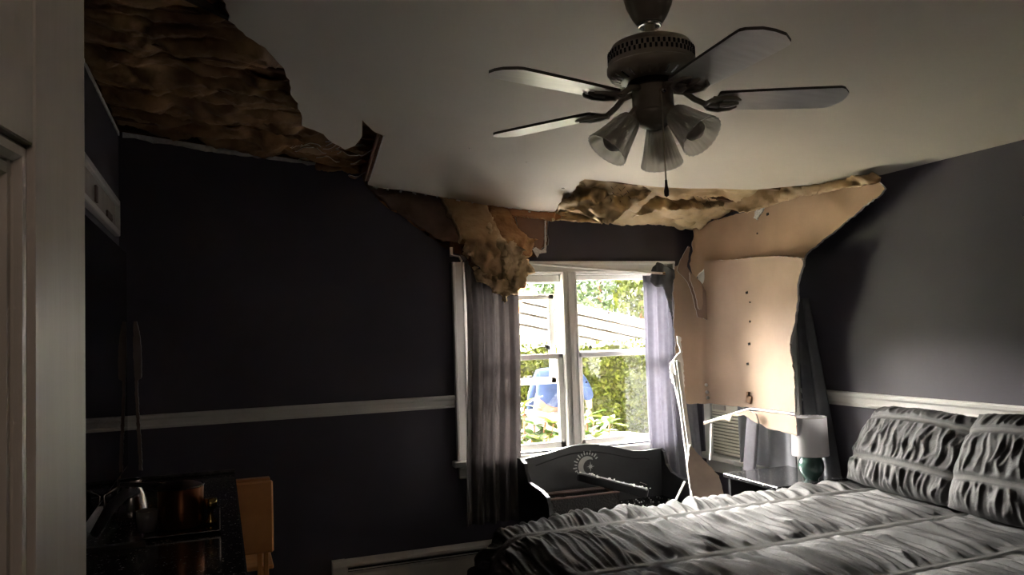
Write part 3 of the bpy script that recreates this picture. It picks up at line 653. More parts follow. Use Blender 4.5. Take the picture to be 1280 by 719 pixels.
M = MB().box(tuple(by(562, 321, 0.)), tuple(by(566, 309, -.02))).tube([by(564, 319, -.02), by(574, 321, -.09), by(577, 327, -.1)], .006, 6); obj('arm', M, WHITE, br)
# curtains of the right window, partly behind the fallen sheets
def yc(name, label, ya, yb, za, zb, x, folds, amp, m, seed, sk=0.):
    M = MB()
    def f(u, v): return Vector((x - amp*math.sin(2*PI*folds*u+seed+.6*v)-.01*math.sin(9*u+3*v), ya+(yb-ya)*u - sk*v*(.3+.7*u), za+(zb-za)*v))
    M.grid(f, int(folds*18)+6, 26); o = obj(name, M, m, smooth=True); s = o.modifiers.new('s', 'SOLIDIFY'); s.thickness = .003
    return tag(o, label, 'curtain')
yc('curtain', 'dark grey curtain hanging between the air conditioner and the white lamp', -.49, -.98, 1.5, .30, W-.045, 3.2, .012, mat('mid grey curtain cloth', (.23, .235, .26), .85, trans=.2), 1.0)
yc('curtain', 'charcoal curtain edge spreading behind the lamp at the right of the tan sheet', -1.08, -1.17, 1.62, .35, W-.06, 1.2, .02, CURTG, 2.0, .20)
M = MB().grid(lambda u, v: Vector((W-.125-.012*math.sin(u*3), -.66-.12*u+.10*v, 0.93-.5*v)), 5, 8); o = obj('window_light_strip', M, CURTL, smooth=True); tag(o, 'bright white slanted strip over the nightstand standing in for window light', 'curtain')  # pale cloth strip stands in for window light between the curtains
o.modifiers.new('s', 'SOLIDIFY').thickness = .003

# ============================================================ CEILING FAN
fx, fy, zb = 1.572, -2.89, 2.078
fan = thing('ceiling_fan', 'dark pewter ceiling fan with five pale blades and light kit', 'ceiling fan', (fx, fy, ceilz(fx)))
def fo(name, M, m, parent=None, **k): return obj(name, M, m, parent or fan, **k)
zc = ceilz(fx)
fo('canopy', MB().lathe([(.0, zc+.01), (.072, zc+.01), (.072, zc-.03), (.070, zc-.075), (.060, zc-.115), (.046, zc-.145), (.036, zc-.16), (.030, zc-.163), (.0, zc-.15)], (fx, fy, 0), n=32), FANM, smooth=True)
fo('canopy_ring', MB().lathe([(.026, zc-.163), (.032, zc-.160), (.032, zc-.17), (.026, zc-.172), (.026, zc-.163)], (fx, fy, 0), n=24), CHROME, smooth=True)
fo('downrod', MB().tube([(fx, fy, zc-.12), (fx, fy, 2.25)], .014, 14), FANM)
fo('motor_housing', MB().lathe([(0, 2.262), (.03, 2.262), (.034, 2.252), (.075, 2.248), (.102, 2.236), (.112, 2.218), (.113, 2.200), (.112, 2.182), (.117, 2.178), (.117, 2.166), (.108, 2.152), (.085, 2.143), (.06, 2.138), (0, 2.138)], (fx, fy, 0), n=48), FANM, smooth=.6)
M = MB()
for row, (z, w) in enumerate(((2.212, .0), (2.199, .5))):
    for k in range(52):
        a = 2*PI*(k+w)/52; r = .1125
        M.obox((fx+r*math.cos(a), fy+r*math.sin(a), z), (.003, .006, .0115), Matrix.Rotation(a, 3, 'Z') @ Matrix.Rotation(0, 3, 'Y'))
fo('vent_slots', M, DARKGAP, kind='stuff')
M = MB()
for k in range(26):
    a = 2*PI*k/26; M.obox((fx+.094*math.cos(a), fy+.094*math.sin(a), 2.147), (.028, .005, .003), Matrix.Rotation(a, 3, 'Z') @ Matrix.Rotation(-.4, 3, 'Y'))
fo('vent_fins', M, CHROME, kind='stuff')
fo('flywheel', MB().lathe([(0, 2.14), (.062, 2.14), (.066, 2.132), (.062, 2.124), (0, 2.124)], (fx, fy, 0), n=32), PLASTB, smooth=.6)
fo('light_fitter', MB().lathe([(0, 2.126), (.05, 2.126), (.054, 2.115), (.054, 2.06), (.058, 2.055), (.058, 2.045), (.045, 2.028), (.028, 2.018), (.012, 2.012), (0, 2.008)], (fx, fy, 0), n=36), FANM, smooth=.6)
a0 = -.355
for k in range(5):
    a = a0 + k*2*PI/5; ca, sa = math.cos(a), math.sin(a); pitch = math.radians(8)
    def bp(r, w, h=0.):   # along blade, across, above
        w2 = w*math.cos(pitch)+h*math.sin(pitch); h2 = -w*math.sin(pitch)+h*math.cos(pitch)
        return Vector((fx+r*ca-w2*sa, fy+r*sa+w2*ca, zb+.002+h2))
    pol = [(.165, -.048), (.17, -.052), (.30, -.058), (.44, -.062), (.474, -.062), (.486, -.055), (.506, -.028), (.510, 0), (.506, .028), (.486, .055), (.474, .062), (.44, .062), (.30, .058), (.17, .052), (.165, .048)]
    M = MB(); n = len(pol); lo = [bp(r, w, 0) for r, w in pol]; hi = [bp(r, w, .007) for r, w in pol]
    M.add(lo+hi, [tuple(range(n)), tuple(range(n, 2*n))[::-1]]+[(i, i+n, (i+1) % n+n, (i+1) % n) for i in range(n)], [0, 0]+[1]*n)
    bl = fo('blade', M, [FANW, FANE])
    M = MB()
    def arm(pts, r): M.tube([bp(*p) for p in pts], r, 8)
    arm([(.055, 0, .035), (.085, 0, .03), (.11, 0, .01), (.14, 0, -.006), (.175, 0, -.006)], [.008, .008, .008, .008, .006])
    for s in (-1, 1): arm([(.135, 0, -.005), (.15, .028*s, -.006), (.18, .040*s, -.006), (.21, .034*s, -.006), (.225, .02*s, -.005)], [.006, .006, .006, .005, .003])
    arm([(.175, 0, -.006), (.205, 0, -.006), (.225, 0, -.005)], [.006, .007, .004]); M.obox(bp(.165, 0, -.003), (.03, .08, .004), Matrix.Rotation(a, 3, 'Z') @ Matrix.Rotation(-pitch, 3, 'X'))
    fo('blade_iron', M, FANM, smooth=True)
for k, az in enumerate((50, 172, -68)):
    a = math.radians(az); el = math.radians((58, 50, 44)[k]); d = Vector((math.cos(a)*math.cos(el), math.sin(a)*math.cos(el), -math.sin(el)))
    b = Vector((fx, fy, 2.06))+Vector((math.cos(a), math.sin(a), 0))*.045; c = b + d*.028
    sk = fo('lamp_socket', MB().tube([b-d*.01, c], .016, 12).lathe([(.016, -.004), (.026, 0), (.028, .012), (.022, .014)], c, d, 20), FANM, smooth=.6)
    sh = fo('glass_shade', MB().lathe([(.024, 0), (.030, .008), (.036, .03), (.043, .06), (.051, .09), (.057, .108), (.058, .111), (.054, .110), (.048, .09), (.040, .06), (.033, .03), (.026, .01)], c, d, 72, flute=.022, nf=24), SHADE, smooth=True)
    M = MB().lathe([(.0, .03), (.012, .032), (.014, .045), (.026, .065), (.029, .078), (.026, .09), (.015, .10), (0, .103)], c, d, 20); fo('bulb', M, mat('white bulb', (.55, .53, .47), .3), smooth=True)
M = MB().tube([(fx-.01, fy-.055, 2.10), (fx-.012, fy-.062, 2.08), (fx-.01, fy-.062, 1.86)], .0022, 6); ch = fo('pull_chain', M, FANM)
fo('chain_fob', MB().lathe([(0, 1.868), (.003, 1.866), (.004, 1.85), (.0065, 1.838), (.006, 1.826), (0, 1.822)], (fx-.01, fy-.062, 0), n=10), mat('dark wood fob', (.03, .022, .018), .4), ch, smooth=True)
fo('pull_switch', MB().lathe([(0, 0), (.008, 0), (.008, .012), (0, .014)], (fx-.005, fy-.052, 2.10), (0, -1, 0), 10), CHROME)

# ============================================================ BED
def smooth01(t): t = max(0, min(1, t)); return t*t*(3-2*t)
ZT = .665; YN, YF_ = -3.05, -1.40; XF, XH = 1.50, 3.60
bed = thing('bed', 'wide bed under the charcoal comforter', 'bed', (2.55, -2.2, 0))
M = MB().box((1.62, YN+.06, .30), (3.60, YF_-.06, .60), ch=.04); obj('mattress', M, WHITE, bed)
M = MB().box((1.62, YN+.06, .10), (3.60, YF_-.06, .30), ch=.01); obj('box_spring', M, PLASTB, bed)
for x in (1.7, 3.5):
    for y in (YN+.12, YF_-.12): obj('leg', MB().box((x-.03, y-.03, 0), (x+.03, y+.03, .1)), BLACKW, bed)
bands = [-1.655, -2.215, -2.665, -3.15]
def comf(s, t):
    # s: arc length along x from the head (0) to the hem at the foot; t: arc length along y from far hem to near hem
    def bend(L, a, r):   # flat length a then quarter circle r then down
        if L < a: return L, 0.
        q = (L-a)/r
        if q < PI/2: return a+r*math.sin(q), -r*(1-math.cos(q))
        return a+r+ .04*(L-a-r*PI/2), -r-(L-a-r*PI/2)
    xx, dz1 = bend(s, (XH-XF)-.16, .16)
    half = (YF_-YN)/2; m_ = t-0
    yy, dz2 = bend(abs(m_), half-.10, .10); yy = math.copysign(yy, m_)
    x = XH-xx; y = (YN+YF_)/2+yy; y_ = (YN+YF_)/2+m_
    # bands along the length of the bed
    db = min(abs(y_-b) for b in bands); e = smooth01((db-.014)/.05)
    g = 1-math.exp(-((db-.0)/.09)**2)
    xs = s + .03*nz(s*2.5, m_*3.5, 3.) + .06*nz(s*.9, m_*1.3, 8.) + .06*m_
    def fold(q, w, sd):
        a = nz(q*w, m_*2.2+sd, sd); return (1-min(1, abs(a)*2.7)**.8*2)
    f = fold(xs, 13, 1.)*.6 + fold(xs, 25, 4.)*.4 + .2*fold(xs, 40, 6.)
    h = .0155*e*f + .020*g + .010*nz(x*3, y*3, 5.) + .006*(1-e)*(1 if db < .014 else .3)
    flat = smooth01((x-3.0)/.5)*0
    # outward normal
    if s > (XH-XF)-.16: q = min(PI/2, (s-(XH-XF)+.16)/.16); nx, nz_ = -math.sin(q), math.cos(q)
    else: nx, nz_ = 0, 1
    ny = 0
    if abs(m_) > half-.10: q = min(PI/2, (abs(m_)-half+.10)/.10); ny = math.copysign(math.sin(q), m_); nz_ *= math.cos(q)
    # rounded corner towards the window at the foot
    cr = max(0, .28-(x-XF))*max(0, .22-(YF_-y)); 
    return Vector((x+nx*h*1.3, y+ny*h*1.3, ZT+dz1+dz2*(1 if dz1 > -.15 else .3)-cr*1.2+nz_*h))
S1 = (XH-XF)-.16+.16*PI/2+.42; T1 = (YF_-YN)/2-.10+.10*PI/2+.30
NU, NV = 620, 300
M = MB().grid(lambda u, v: comf(u*S1, T1-(2*T1)*v), NU, NV)
mi = []
for j in range(NV):
    yq = (YN+YF_)/2+T1-2*T1*(j+.5)/NV; b_ = 1 if min(abs(yq-b) for b in bands) < .017 else 0
    mi += [b_]*NU
M.mi = mi
o = obj('comforter', M, [BED, BAND], smooth=True); tag(o, 'ruched charcoal comforter with lighter bands spread over the bed', 'comforter')

def pillow(label, c, w, h, t, yaw, lean, seed, bandz, tw=0.):
    root = thing('pillow', label, 'pillow', c, 'ruched pillows against the right wall'); 
    Rm = Matrix.Rotation(yaw, 3, 'Z') @ Matrix.Rotation(lean, 3, 'X') @ Matrix.Rotation(tw, 3, 'Y')
    def f(u, v, side):
        a = 2*u-1; b = 2*v-1
        k = (max(0, 1-abs(a)**2.6)*max(0, 1-abs(b)**2.4))**.55
        dbv = min(abs(b-q) for q in bandz); e = smooth01((dbv-.045)/.10)
        us = a*w/2 + .02*nz(a*2+seed, b*2.2, 2.)
        g = (1-min(1, abs(nz(us*17, b*1.3+seed, seed))*2.7)**.8*2)*.6+(1-min(1, abs(nz(us*32, b*1.6+seed, seed+3))*2.7)**.8*2)*.4
        g += .35*nz(a*5, b*5, seed)
        puck = -.014*(1-smooth01(dbv/.12))
        d = t/2*k + (.0105*e*g + puck + .012)*min(1, k*2.5)
        X = a*w/2*(1-.05*b*b + .02*nz(b*4, seed)); Z = b*h/2*(1-.06*a*a+ .02*nz(a*6, seed+1))
        return Vector(c) + Rm @ Vector((X, side*d, Z+h/2))
    M = MB()
    M.grid(lambda u, v: f(u, v, -1), 130, 90)
    k = [1 if min(abs(2*(j+.5)/90-1-q) for q in bandz) < .045 else 0 for j in range(90) for i in range(130)]
    M.mi = k; n0 = len(M.f); M.grid(lambda u, v: f(1-u, v, 1), 60, 40); M.mi = k+[0]*(60*40)
    obj('cover', M, [BED, BAND], root, smooth=True)
    return root
pillow('charcoal ruched pillow leaning against the right wall nearest the lamp', (3.38, -1.87, .69), .72, .43, .17, -PI/2-.12, -.55, 1.3, (-.42, .62), .0)
pillow('charcoal ruched pillow cut off by the right edge of the photo', (3.32, -2.53, .69), .70, .46, .18, -PI/2+.02, -.55, 7.7, (-.42, .55), .0)

# ============================================================ NIGHTSTAND, LAMP
ns = thing('nightstand', 'black nightstand with dusty glossy top behind the bed', 'nightstand', (3.38, -1.14, 0))
nx0, nx1, ny0, ny1, nzt = 3.14, 3.60, -1.36, -.90, .655
obj('top', MB().box((nx0, ny0, nzt-.022), (nx1, ny1, nzt), ch=.004), DUSTY, ns)
obj('side_panel', MB().box((nx0+.02, ny0+.02, .06), (nx1-.02, ny0+.04, nzt-.022)), BLACKW, ns); obj('side_panel', MB().box((nx0+.02, ny1-.04, .06), (nx1-.02, ny1-.02, nzt-.022)), BLACKW, ns)
obj('back_panel', MB().box((nx1-.04, ny0+.04, .06), (nx1-.02, ny1-.04, nzt-.022)), BLACKW, ns); obj('shelf', MB().box((nx0+.03, ny0+.04, .40), (nx1-.04, ny1-.04, .42)), BLACKW, ns)
dw = obj('drawer', MB().box((nx0+.015, ny0+.045, .10), (nx0+.035, ny1-.045, .38), ch=.004), BLACKW, ns); obj('knob', MB().lathe([(0, .02), (.012, .018), (.012, .01), (.006, 0)], (nx0+.015, -1.13, .24), (-1, 0, 0), 12), CHROME, dw)
for x in (nx0+.04, nx1-.04):
    for y in (ny0+.04, ny1-.04): obj('foot', MB().box((x-.02, y-.02, 0), (x+.02, y+.02, .06)), BLACKW, ns)
lp = hz(1015, 598, .66)
tl = thing('table_lamp', 'white drum shade table lamp with round green ceramic base', 'lamp', (lp.x, lp.y, .655)); lx, ly = lp.x, lp.y
obj('base', MB().lathe([(0, .655), (.034, .655), (.036, .662), (.050, .678), (.063, .705), (.066, .728), (.060, .755), (.044, .780), (.024, .795), (.014, .803), (.012, .812), (0, .815)], (lx, ly, 0), n=36), TEAL, tl, smooth=True)
obj('socket', MB().tube([(lx, ly, .81), (lx, ly, .87)], .01, 10), CHROME, tl)
r0, r1 = .094, .089
obj('lamp_shade', MB().lathe([(r0, .783), (r1, .985), (r1-.002, .985), (r0-.002, .783), (r0, .783)], (lx, ly, 0), n=48), LAMPS, tl, smooth=.6)
obj('shade_ring', MB().tube([(lx+r1*math.cos(a*PI/12), ly+r1*math.sin(a*PI/12), 0.983) for a in range(25)], .002, 5), METALW, tl)
obj('spider', MB().bar((lx-r1, ly, .97), (lx+r1, ly, .97), .003, .003).bar((lx, ly-r1, .97), (lx, ly+r1, .97), .003, .003), CHROME, tl)

# ============================================================ BLACK BENCH WITH MOON EMBLEM
bn = thing('storage_bench', 'black wooden bench with arched back and moon emblem below the window', 'bench', (2.75, -.45, 0))
yb0 = -.20
top = [by(*q, yb0) for q in [(652, 575), (668, 571), (685, 567), (700, 562), (715, 558), (730, 556), (745, 556), (760, 558), (775, 561), (790, 564), (805, 564), (818, 562), (826, 561)]]
out = [(p.x, p.z) for p in top]; xl, xr = out[0][0], out[-1][0]
M = MB().prism([(xl, .05)] + out + [(xr, .05)], lambda u, v: (u, yb0, v), (0, .022, 0)); obj('back_panel', M, BENCHM, bn)
M = MB()
for k in range(len(out)-1): M.bar((out[k][0], yb0-.002, out[k][1]), (out[k+1][0], yb0-.002, out[k+1][1]), .026, .008, upv=(0, 0, 1))
obj('top_rail', M, BENCHM, bn)
gx0, gx1 = xl+.09, xr-.09
gp = [(gx0, .50), (gx0, out[1][1]-.055)] + [(x, z-.045) for x, z in out[2:11]] + [(gx1, out[11][1]-.06), (gx1, .50)]
M = MB()
for a, b in zip(gp, gp[1:]): M.bar((a[0], yb0-.0015, a[1]), (b[0], yb0-.0015, b[1]), .004, .006)
obj('groove', M, DARKGAP, bn)
def side(x, prof_, th=.022):
    pr_ = [bx_(px, py, x) for px, py in prof_]; pp = [(p.y, p.z) for p in pr_]
    ylast = pp[-1][0]
    M = MB().prism([(yb0+.02, .0), (yb0+.02, pp[0][1])]+pp+[(ylast, .0)], lambda u, v: (x, u, v), (th, 0, 0)); return M
obj('side_panel', side(xl-.022, [(650, 574), (655, 580), (657, 592), (660, 603), (667, 608), (676, 614), (683, 622), (686, 634), (687, 645)]), BENCHM, bn)
obj('side_panel', side(xr, [(824, 560), (829, 565), (832, 580), (838, 590), (847, 596), (857, 601), (862, 610)]), BENCHM, bn)
zs = .40
obj('seat', MB().box((xl, -.80, zs-.02), (xr, yb0, zs), ch=.003), DUSTY, bn); obj('front_panel', MB().box((xl, -.79, .04), (xr, -.77, zs-.02)), BENCHM, bn)
# emblem
ec = by(734, 583, yb0); R_ = .062; M = MB()
cres = [(ec.x+R_*math.cos(t), ec.z+R_*math.sin(t)) for t in np.linspace(math.radians(55), math.radians(285), 22)]
cres += [(ec.x+.018+R_*.74*math.cos(t), ec.z-.004+R_*.74*math.sin(t)) for t in np.linspace(math.radians(275), math.radians(62), 20)]
M.prism(cres, lambda u, v: (u, yb0-.003, v), (0, .003, 0)); obj('crescent_emblem', M, EMB, bn)
M = MB()
for k in range(13):
    t = math.radians(35+k*13.5); r0_ = R_*1.16; r1_ = R_*(1.55 if k % 2 else 1.42)
    M.bar((ec.x+r0_*math.cos(t), yb0-.002, ec.z+r0_*math.sin(t)), (ec.x+r1_*math.cos(t), yb0-.002, ec.z+r1_*math.sin(t)), .003, .007, upv=(math.sin(t), 0, -math.cos(t)))
obj('emblem_rays', M, EMB, bn)
st = [(ec.x+.022+(.026 if k % 4 == 0 else .018 if k % 2 == 0 else .008)*math.cos(k*PI/8), ec.z-.004+(.030 if k % 4 == 0 else .017 if k % 2 == 0 else .008)*math.sin(k*PI/8)) for k in range(16)]
obj('star_emblem', MB().prism(st, lambda u, v: (u, yb0-.003, v), (0, .003, 0)), EMB, bn)
# tray on the bench
tz = .50; c0, c1 = hz(683, 624, tz), hz(777, 616, tz); tx0, tx1 = c0.x, c1.x; ty0 = (c0.y+c1.y)/2; ty1 = ty0+.34
ty1 = min(ty1, yb0-.02)
tr = thing('wicker_tray', 'black rectangular wicker tray on the left of the bench seat', 'tray', ((tx0+tx1)/2, (ty0+ty1)/2, zs))
M = MB().box((tx0, ty0, zs), (tx1, ty0+.012, tz)).box((tx0, ty1-.012, zs), (tx1, ty1, tz)).box((tx0, ty0, zs), (tx0+.012, ty1, tz)).box((tx1-.012, ty0, zs), (tx1, ty1, tz)); obj('walls', M, mat('black wicker', (.02, .018, .018), .6, bump=.8, bscale=80), tr)
M = MB()
for z, i in ((tz, 0), (tz-.004, .022)): M.tube([(tx0+i, ty0+i, z), (tx1-i, ty0+i, z), (tx1-i, ty1-i, z), (tx0+i, ty1-i, z), (tx0+i, ty0+i, z)], .006, 6)
obj('rim', M, mat('worn pinkish rim', (.16, .10, .09), .45), tr)
obj('bottom', MB().box((tx0, ty0, zs+.001), (tx1, ty1, zs+.008)), PLASTB, tr)
tag(obj('paper_sheet', MB().grid(lambda u, v: (tx0+.03+.2*u+.02*v, ty0+.05+.2*v, tz-.03+.01*nz(u*4, v*4)), 8, 8), PINKP, smooth=True), 'crumpled pinkish paper inside the black wicker tray', 'paper')
# fallen shelf bar with plaster crumbs
fa, fb = by(722, 595, -.36), by(810, 617, -.62)
sb = thing('fallen_bar', 'black moulded bar with plaster crumbs lying across the bench seat', 'bar', tuple((fa+fb)/2))
obj('bar', MB().bar(fa, fb, .05, .05, ch=.008), BENCHM, sb)
M = MB(); R5 = random.Random(2)
for k in range(30):
    p = fa.lerp(fb, R5.random())+Vector((R5.uniform(-.02, .02), R5.uniform(-.03, .02), .028)); s = R5.uniform(.003, .010); M.obox(p, (s*1.6, s, s*.6), Matrix.Rotation(R5.uniform(0, 3), 3, 'Z'), ch=s*.15)
obj('plaster_crumbs', M, GYP, sb, kind='stuff')
M = MB().tube([by(800, 603, -.5), by(808, 606, -.5), by(805, 611, -.5), by(798, 613, -.52)], .003, 6); tag(obj('wire_hook', M, CHROME), 'small bent wire lying on the end of the black bar', 'wire')
M = MB()
for k in range(90):
    p = Vector((R5.uniform(xr-.45, xr-.02), R5.uniform(-.78, yb0-.03), zs+.003)); s = R5.uniform(.002, .006); M.obox(p, (s*1.5, s, s*.6), Matrix.Rotation(R5.uniform(0, 3), 3, 'Z'))
tag(obj('plaster_crumbs', M, GYP, kind='stuff'), 'plaster crumbs scattered over the right end of the bench seat', 'debris')

# ============================================================ LEFT SIDE: DRESSER, TV, POTS, STOOL
zd = .94
ds = thing('dresser', 'black dresser against the left wall with dusty top', 'dresser', (.29, -1.9, 0))
dx1, dy0, dy1 = .553, -2.78, -1.10
obj('top', MB().box((.01, dy0, zd-.03), (dx1, dy1, zd), ch=.006), DUSTY, ds)
obj('rear_lip', MB().box((.01, dy1-.02, zd), (dx1, dy1, zd+.012), ch=.004), mat('dust covered edge', (.10, .10, .10), .7, color2=(.03, .03, .03), scale=40), ds)
obj('carcass', MB().box((.02, dy0+.02, .08), (dx1-.03, dy1-.02, zd-.03)), BLACKW, ds)
for r in range(3):
    for c in range(2):
        ya = dy0+.04+c*.82; d_ = obj('drawer', MB().box((dx1-.032, ya, .11+r*.265), (dx1-.012, ya+.79, .355+r*.265), ch=.004), BLACKW, ds)
        obj('knob', MB().lathe([(0, .02), (.014, .018), (.014, .01), (.006, 0)], (dx1-.012, ya+.4, .235+r*.265), (1, 0, 0), 12), CHROME, d_)
obj('plinth', MB().box((.03, dy0+.03, 0), (dx1-.05, dy1-.03, .08)), BLACKW, ds)
tv = thing('television', 'large black flat television standing on the dresser', 'television', (.17, -2.1, zd))
q0, q1 = bx_(163, 585, .16), bx_(153, 298, .16)
ty = -1.25; tz0, tz1 = zd+.07, 1.865
obj('housing', MB().box((.115, ty-1.28, tz0), (.157, ty, tz1), ch=.012), PLASTB, tv)
obj('screen', MB().box((.156, ty-1.265, tz0+.018), (.160, ty-.012, tz1-.014)), GLOSSB, tv)
for y in (ty-.25, ty-1.0): obj('stand_foot', MB().bar((.05, y, zd+.008), (.30, y, zd+.008), .02, .014).bar((.14, y, zd+.01), (.14, y, tz0+.02), .02, .02, upv=(1, 0, 0)), PLASTB, tv)
# high frame on the left wall
pf = thing('wall_frame', 'white boxed frame high on the left wall above the television', 'frame', (0, -.66, 2.04))
fa0, fa1, fz0, fz1 = -1.5, -.22, 2.045, 2.23
M = MB().box((0, fa0, fz1-.03), (.03, fa1, fz1), ch=.004).box((0, fa0, fz0), (.03, fa1, fz0+.03), ch=.004).box((0, fa1-.03, fz0), (.03, fa1, fz1), ch=.004).box((0, fa0, fz0), (.03, fa0+.03, fz1), ch=.004); obj('frame', M, WHITE, pf)
obj('panel', MB().box((.001, fa0+.02, fz0+.02), (.012, fa1-.02, fz1-.02)), mat('greige panel', (.38, .34, .31), .6), pf)
obj('motif', MB().box((.012, -.98, 2.10), (.02, -.93, 2.17)).box((.012, -.62, 2.09), (.02, -.45, 2.12)).lathe([(0, .01), (.03, .0)], (.012, -.45, 2.1), (1, 0, 0), 12), mat('dark brown motif', (.10, .06, .05), .6), pf)
# thin broken strip behind the tv
M = MB(); sheet(M, [(167, 402), (171, 402), (174, 415), (177, 440), (177, 472), (172, 476), (174, 520), (177, 560), (178, 588), (174, 588), (171, 540), (168, 470), (166, 430)], 3, lambda u, v: by(u, v, -1.16), .01, jag=.4)
tag(obj('broken_board', M, [mat('weathered pinkish board', (.22, .16, .14), .7), GYP, LUMBER]), 'thin broken board standing upright at the far edge of the television', 'debris')
# things on the dresser
pp = hz(226, 664, zd); px_, py_ = pp.x, pp.y+.02
pt = thing('copper_pot', 'copper pot with dark flat lid on the dresser', 'pot', (px_, py_, zd+.012))
rr = .064
obj('body', MB().lathe([(0, zd+.012), (rr-.004, zd+.012), (rr, zd+.018), (rr, zd+.125), (rr+.003, zd+.128), (rr-.003, zd+.128), (rr-.004, zd+.02), (0, zd+.016)], (px_, py_, 0), n=40), COPPER, pt, smooth=.6)
obj('rim', MB().tube([(px_+rr*math.cos(a*PI/16), py_+rr*math.sin(a*PI/16), zd+.128) for a in range(33)], .003, 6), STEEL, pt)
lid = obj('lid', MB().lathe([(0, zd+.140), (.05, zd+.138), (rr+.008, zd+.130), (rr+.004, zd+.127), (0, zd+.128)], (px_-.012, py_, 0), n=36), PLASTB, pt, smooth=.6)
obj('handle', MB().bar((px_-.05, py_-.01, zd+.138), (px_-.16, py_-.04, zd+.155), .02, .012, ch=.003), PLASTB, pt)
tt = thing('glass_tray', 'clear glass tray with shiny edge under the copper pot', 'tray', (px_, py_, zd))
a0_, b0_ = hz(180, 676, zd), hz(276, 670, zd)
tx0, tx1 = a0_.x, b0_.x; ty0 = (a0_.y+b0_.y)/2+.0
obj('base', MB().box((tx0, ty0, zd+.002), (tx1, ty0+.22, zd+.01)), mat('dark mirror', (.03, .028, .026), .08, .6), tt)
M = MB().box((tx1-.003, ty0, zd+.002), (tx1, ty0+.22, zd+.075)).box((tx0, ty0, zd+.002), (tx1, ty0+.003, zd+.012)); obj('wall', M, STEEL, tt)
cn = thing('brass_candle_holder', 'small brass holder behind the right end of the glass tray', 'candle holder', (tx1-.028, ty0+.1, zd+.01))
obj('body', MB().lathe([(0, zd+.01), (.018, zd+.01), (.02, zd+.02), (.008, zd+.03), (.008, zd+.05), (.018, zd+.06), (.019, zd+.085), (0, zd+.085)], (tx1-.028, ty0+.1, 0), n=20), mat('brass', (.45, .33, .12), .25, 1), cn, smooth=True)
jp = hz(164, 655, zd)
jg = thing('steel_jug', 'dented steel jug with dark spots left of the copper pot', 'jug', (jp.x, jp.y, zd))
obj('body', MB().lathe([(0, zd), (.035, zd), (.045, zd+.02), (.048, zd+.05), (.04, zd+.09), (.028, zd+.12), (.03, zd+.135), (.026, zd+.135)], (jp.x, jp.y, 0), n=28), STEEL, jg, smooth=True)
obj('handle', MB().tube([Vector((jp.x-.03, jp.y-.02, zd+.12)), Vector((jp.x-.07, jp.y-.04, zd+.1)), Vector((jp.x-.065, jp.y-.04, zd+.05)), Vector((jp.x-.04, jp.y-.02, zd+.03))], .006, 8), STEEL, jg, smooth=True)
cp = hz(183, 668, zd+.01)
tag(obj('ceramic_cup', MB().lathe([(0, 0), (.022, 0), (.028, .03), (.03, .06), (.027, .06), (.02, .006)], (cp.x, cp.y+.03, zd+.012), n=24), mat('grey glaze', (.30, .30, .31), .3), smooth=True), 'pale grey cup standing between the steel jug and copper pot', 'cup')
M = MB(); a_, b_ = hz(118, 668, zd+.03), hz(172, 615, zd+.10)
M.tube([a_, a_.lerp(b_, .35)+Vector((0, 0, .03)), a_.lerp(b_, .7)+Vector((0, 0, .03)), b_], [.012, .016, .016, .008], 10); tag(obj('dark_cloth_roll', M, mat('dark cloth', (.02, .02, .022), .95, bump=.4), smooth=True), 'dark rolled cloth lying diagonally below the television', 'cloth')
# pine stool / folding chair beside the dresser
cy_ = -.72
c0, c1, c2 = by(297, 597, cy_), by(341, 600, cy_), by(341, 690, cy_)
pc = thing('pine_chair', 'small honey pine chair standing beyond the dresser', 'chair', ((c0.x+c1.x)/2, cy_, 0))
w0, w1, zt, zb_ = c0.x, c1.x, c1.z, c2.z
M = MB().box((w0-.06, cy_-.01, zb_), (w1, cy_+.012, zt), ch=.008); obj('backrest', M, WOODO, pc)
obj('top_rail', MB().box((w0-.06, cy_-.0, zt-.002), (w1-.012, cy_+.05, zt+.012), ch=.004), WOODO, pc)
for x in (w0-.045, w1-.075, w1-.045): obj('post', MB().box((x, cy_+.012, 0), (x+.022, cy_+.034, zt-.01), ch=.003), WOODO, pc)
obj('seat', MB().box((w0-.07, cy_+.03, .40), (w1+.0, cy_+.36, .42), ch=.005), WOODO, pc)
for x in (w0-.05, w1-.05): obj('leg', MB().box((x, cy_+.31, 0), (x+.025, cy_+.335, .40), ch=.003), WOODO, pc)
# small wall hook at the right wall
M = MB().tube([bx_(1277, 268, W-.005), bx_(1279, 272, W-.03), bx_(1283, 276, W-.03)], .005, 6); tag(obj('wall_hook', M, CHROME), 'tiny metal hook on the right wall near the photo edge', 'hook')

# ============================================================ OUTSIDE
GZ = -.30
HEDGE = mat('hedge leaf', (.085, .10, .014), .6, color2=(.04, .058, .008), scale=9, spec=.1)
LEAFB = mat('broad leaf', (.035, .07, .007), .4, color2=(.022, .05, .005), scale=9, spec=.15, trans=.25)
LEAFY = mat('sunlit pale leaf', (.07, .09, .011), .4, color2=(.045, .065, .007), scale=9, spec=.15, trans=.25)  # paler yellow-green leaf tone, mixed in at random
TREEM = mat('tree leaf', (.07, .11, .05), .6, color2=(.045, .075, .035), scale=5)
M = MB().box((-14, .14, GZ-.1), (22, 30, GZ)); gnd = struct('ground', M, mat('garden ground', (.22, .22, .13), .95, scale=3, bump=.3))
M = MB().box((W+.13, -12, GZ-.1), (22, .14, GZ)); struct('yard', M, mat('garden ground', (.2, .2, .1)))
M = MB().box((-1.5, .14, GZ), (6.5, 3.2, GZ+.02)); struct('bounce_slab', M, mat('pale bounce surface', (.66, .62, .54), .9, scale=4, bump=.2))  # unseen pale slab added to bounce sunlight up to the ceiling
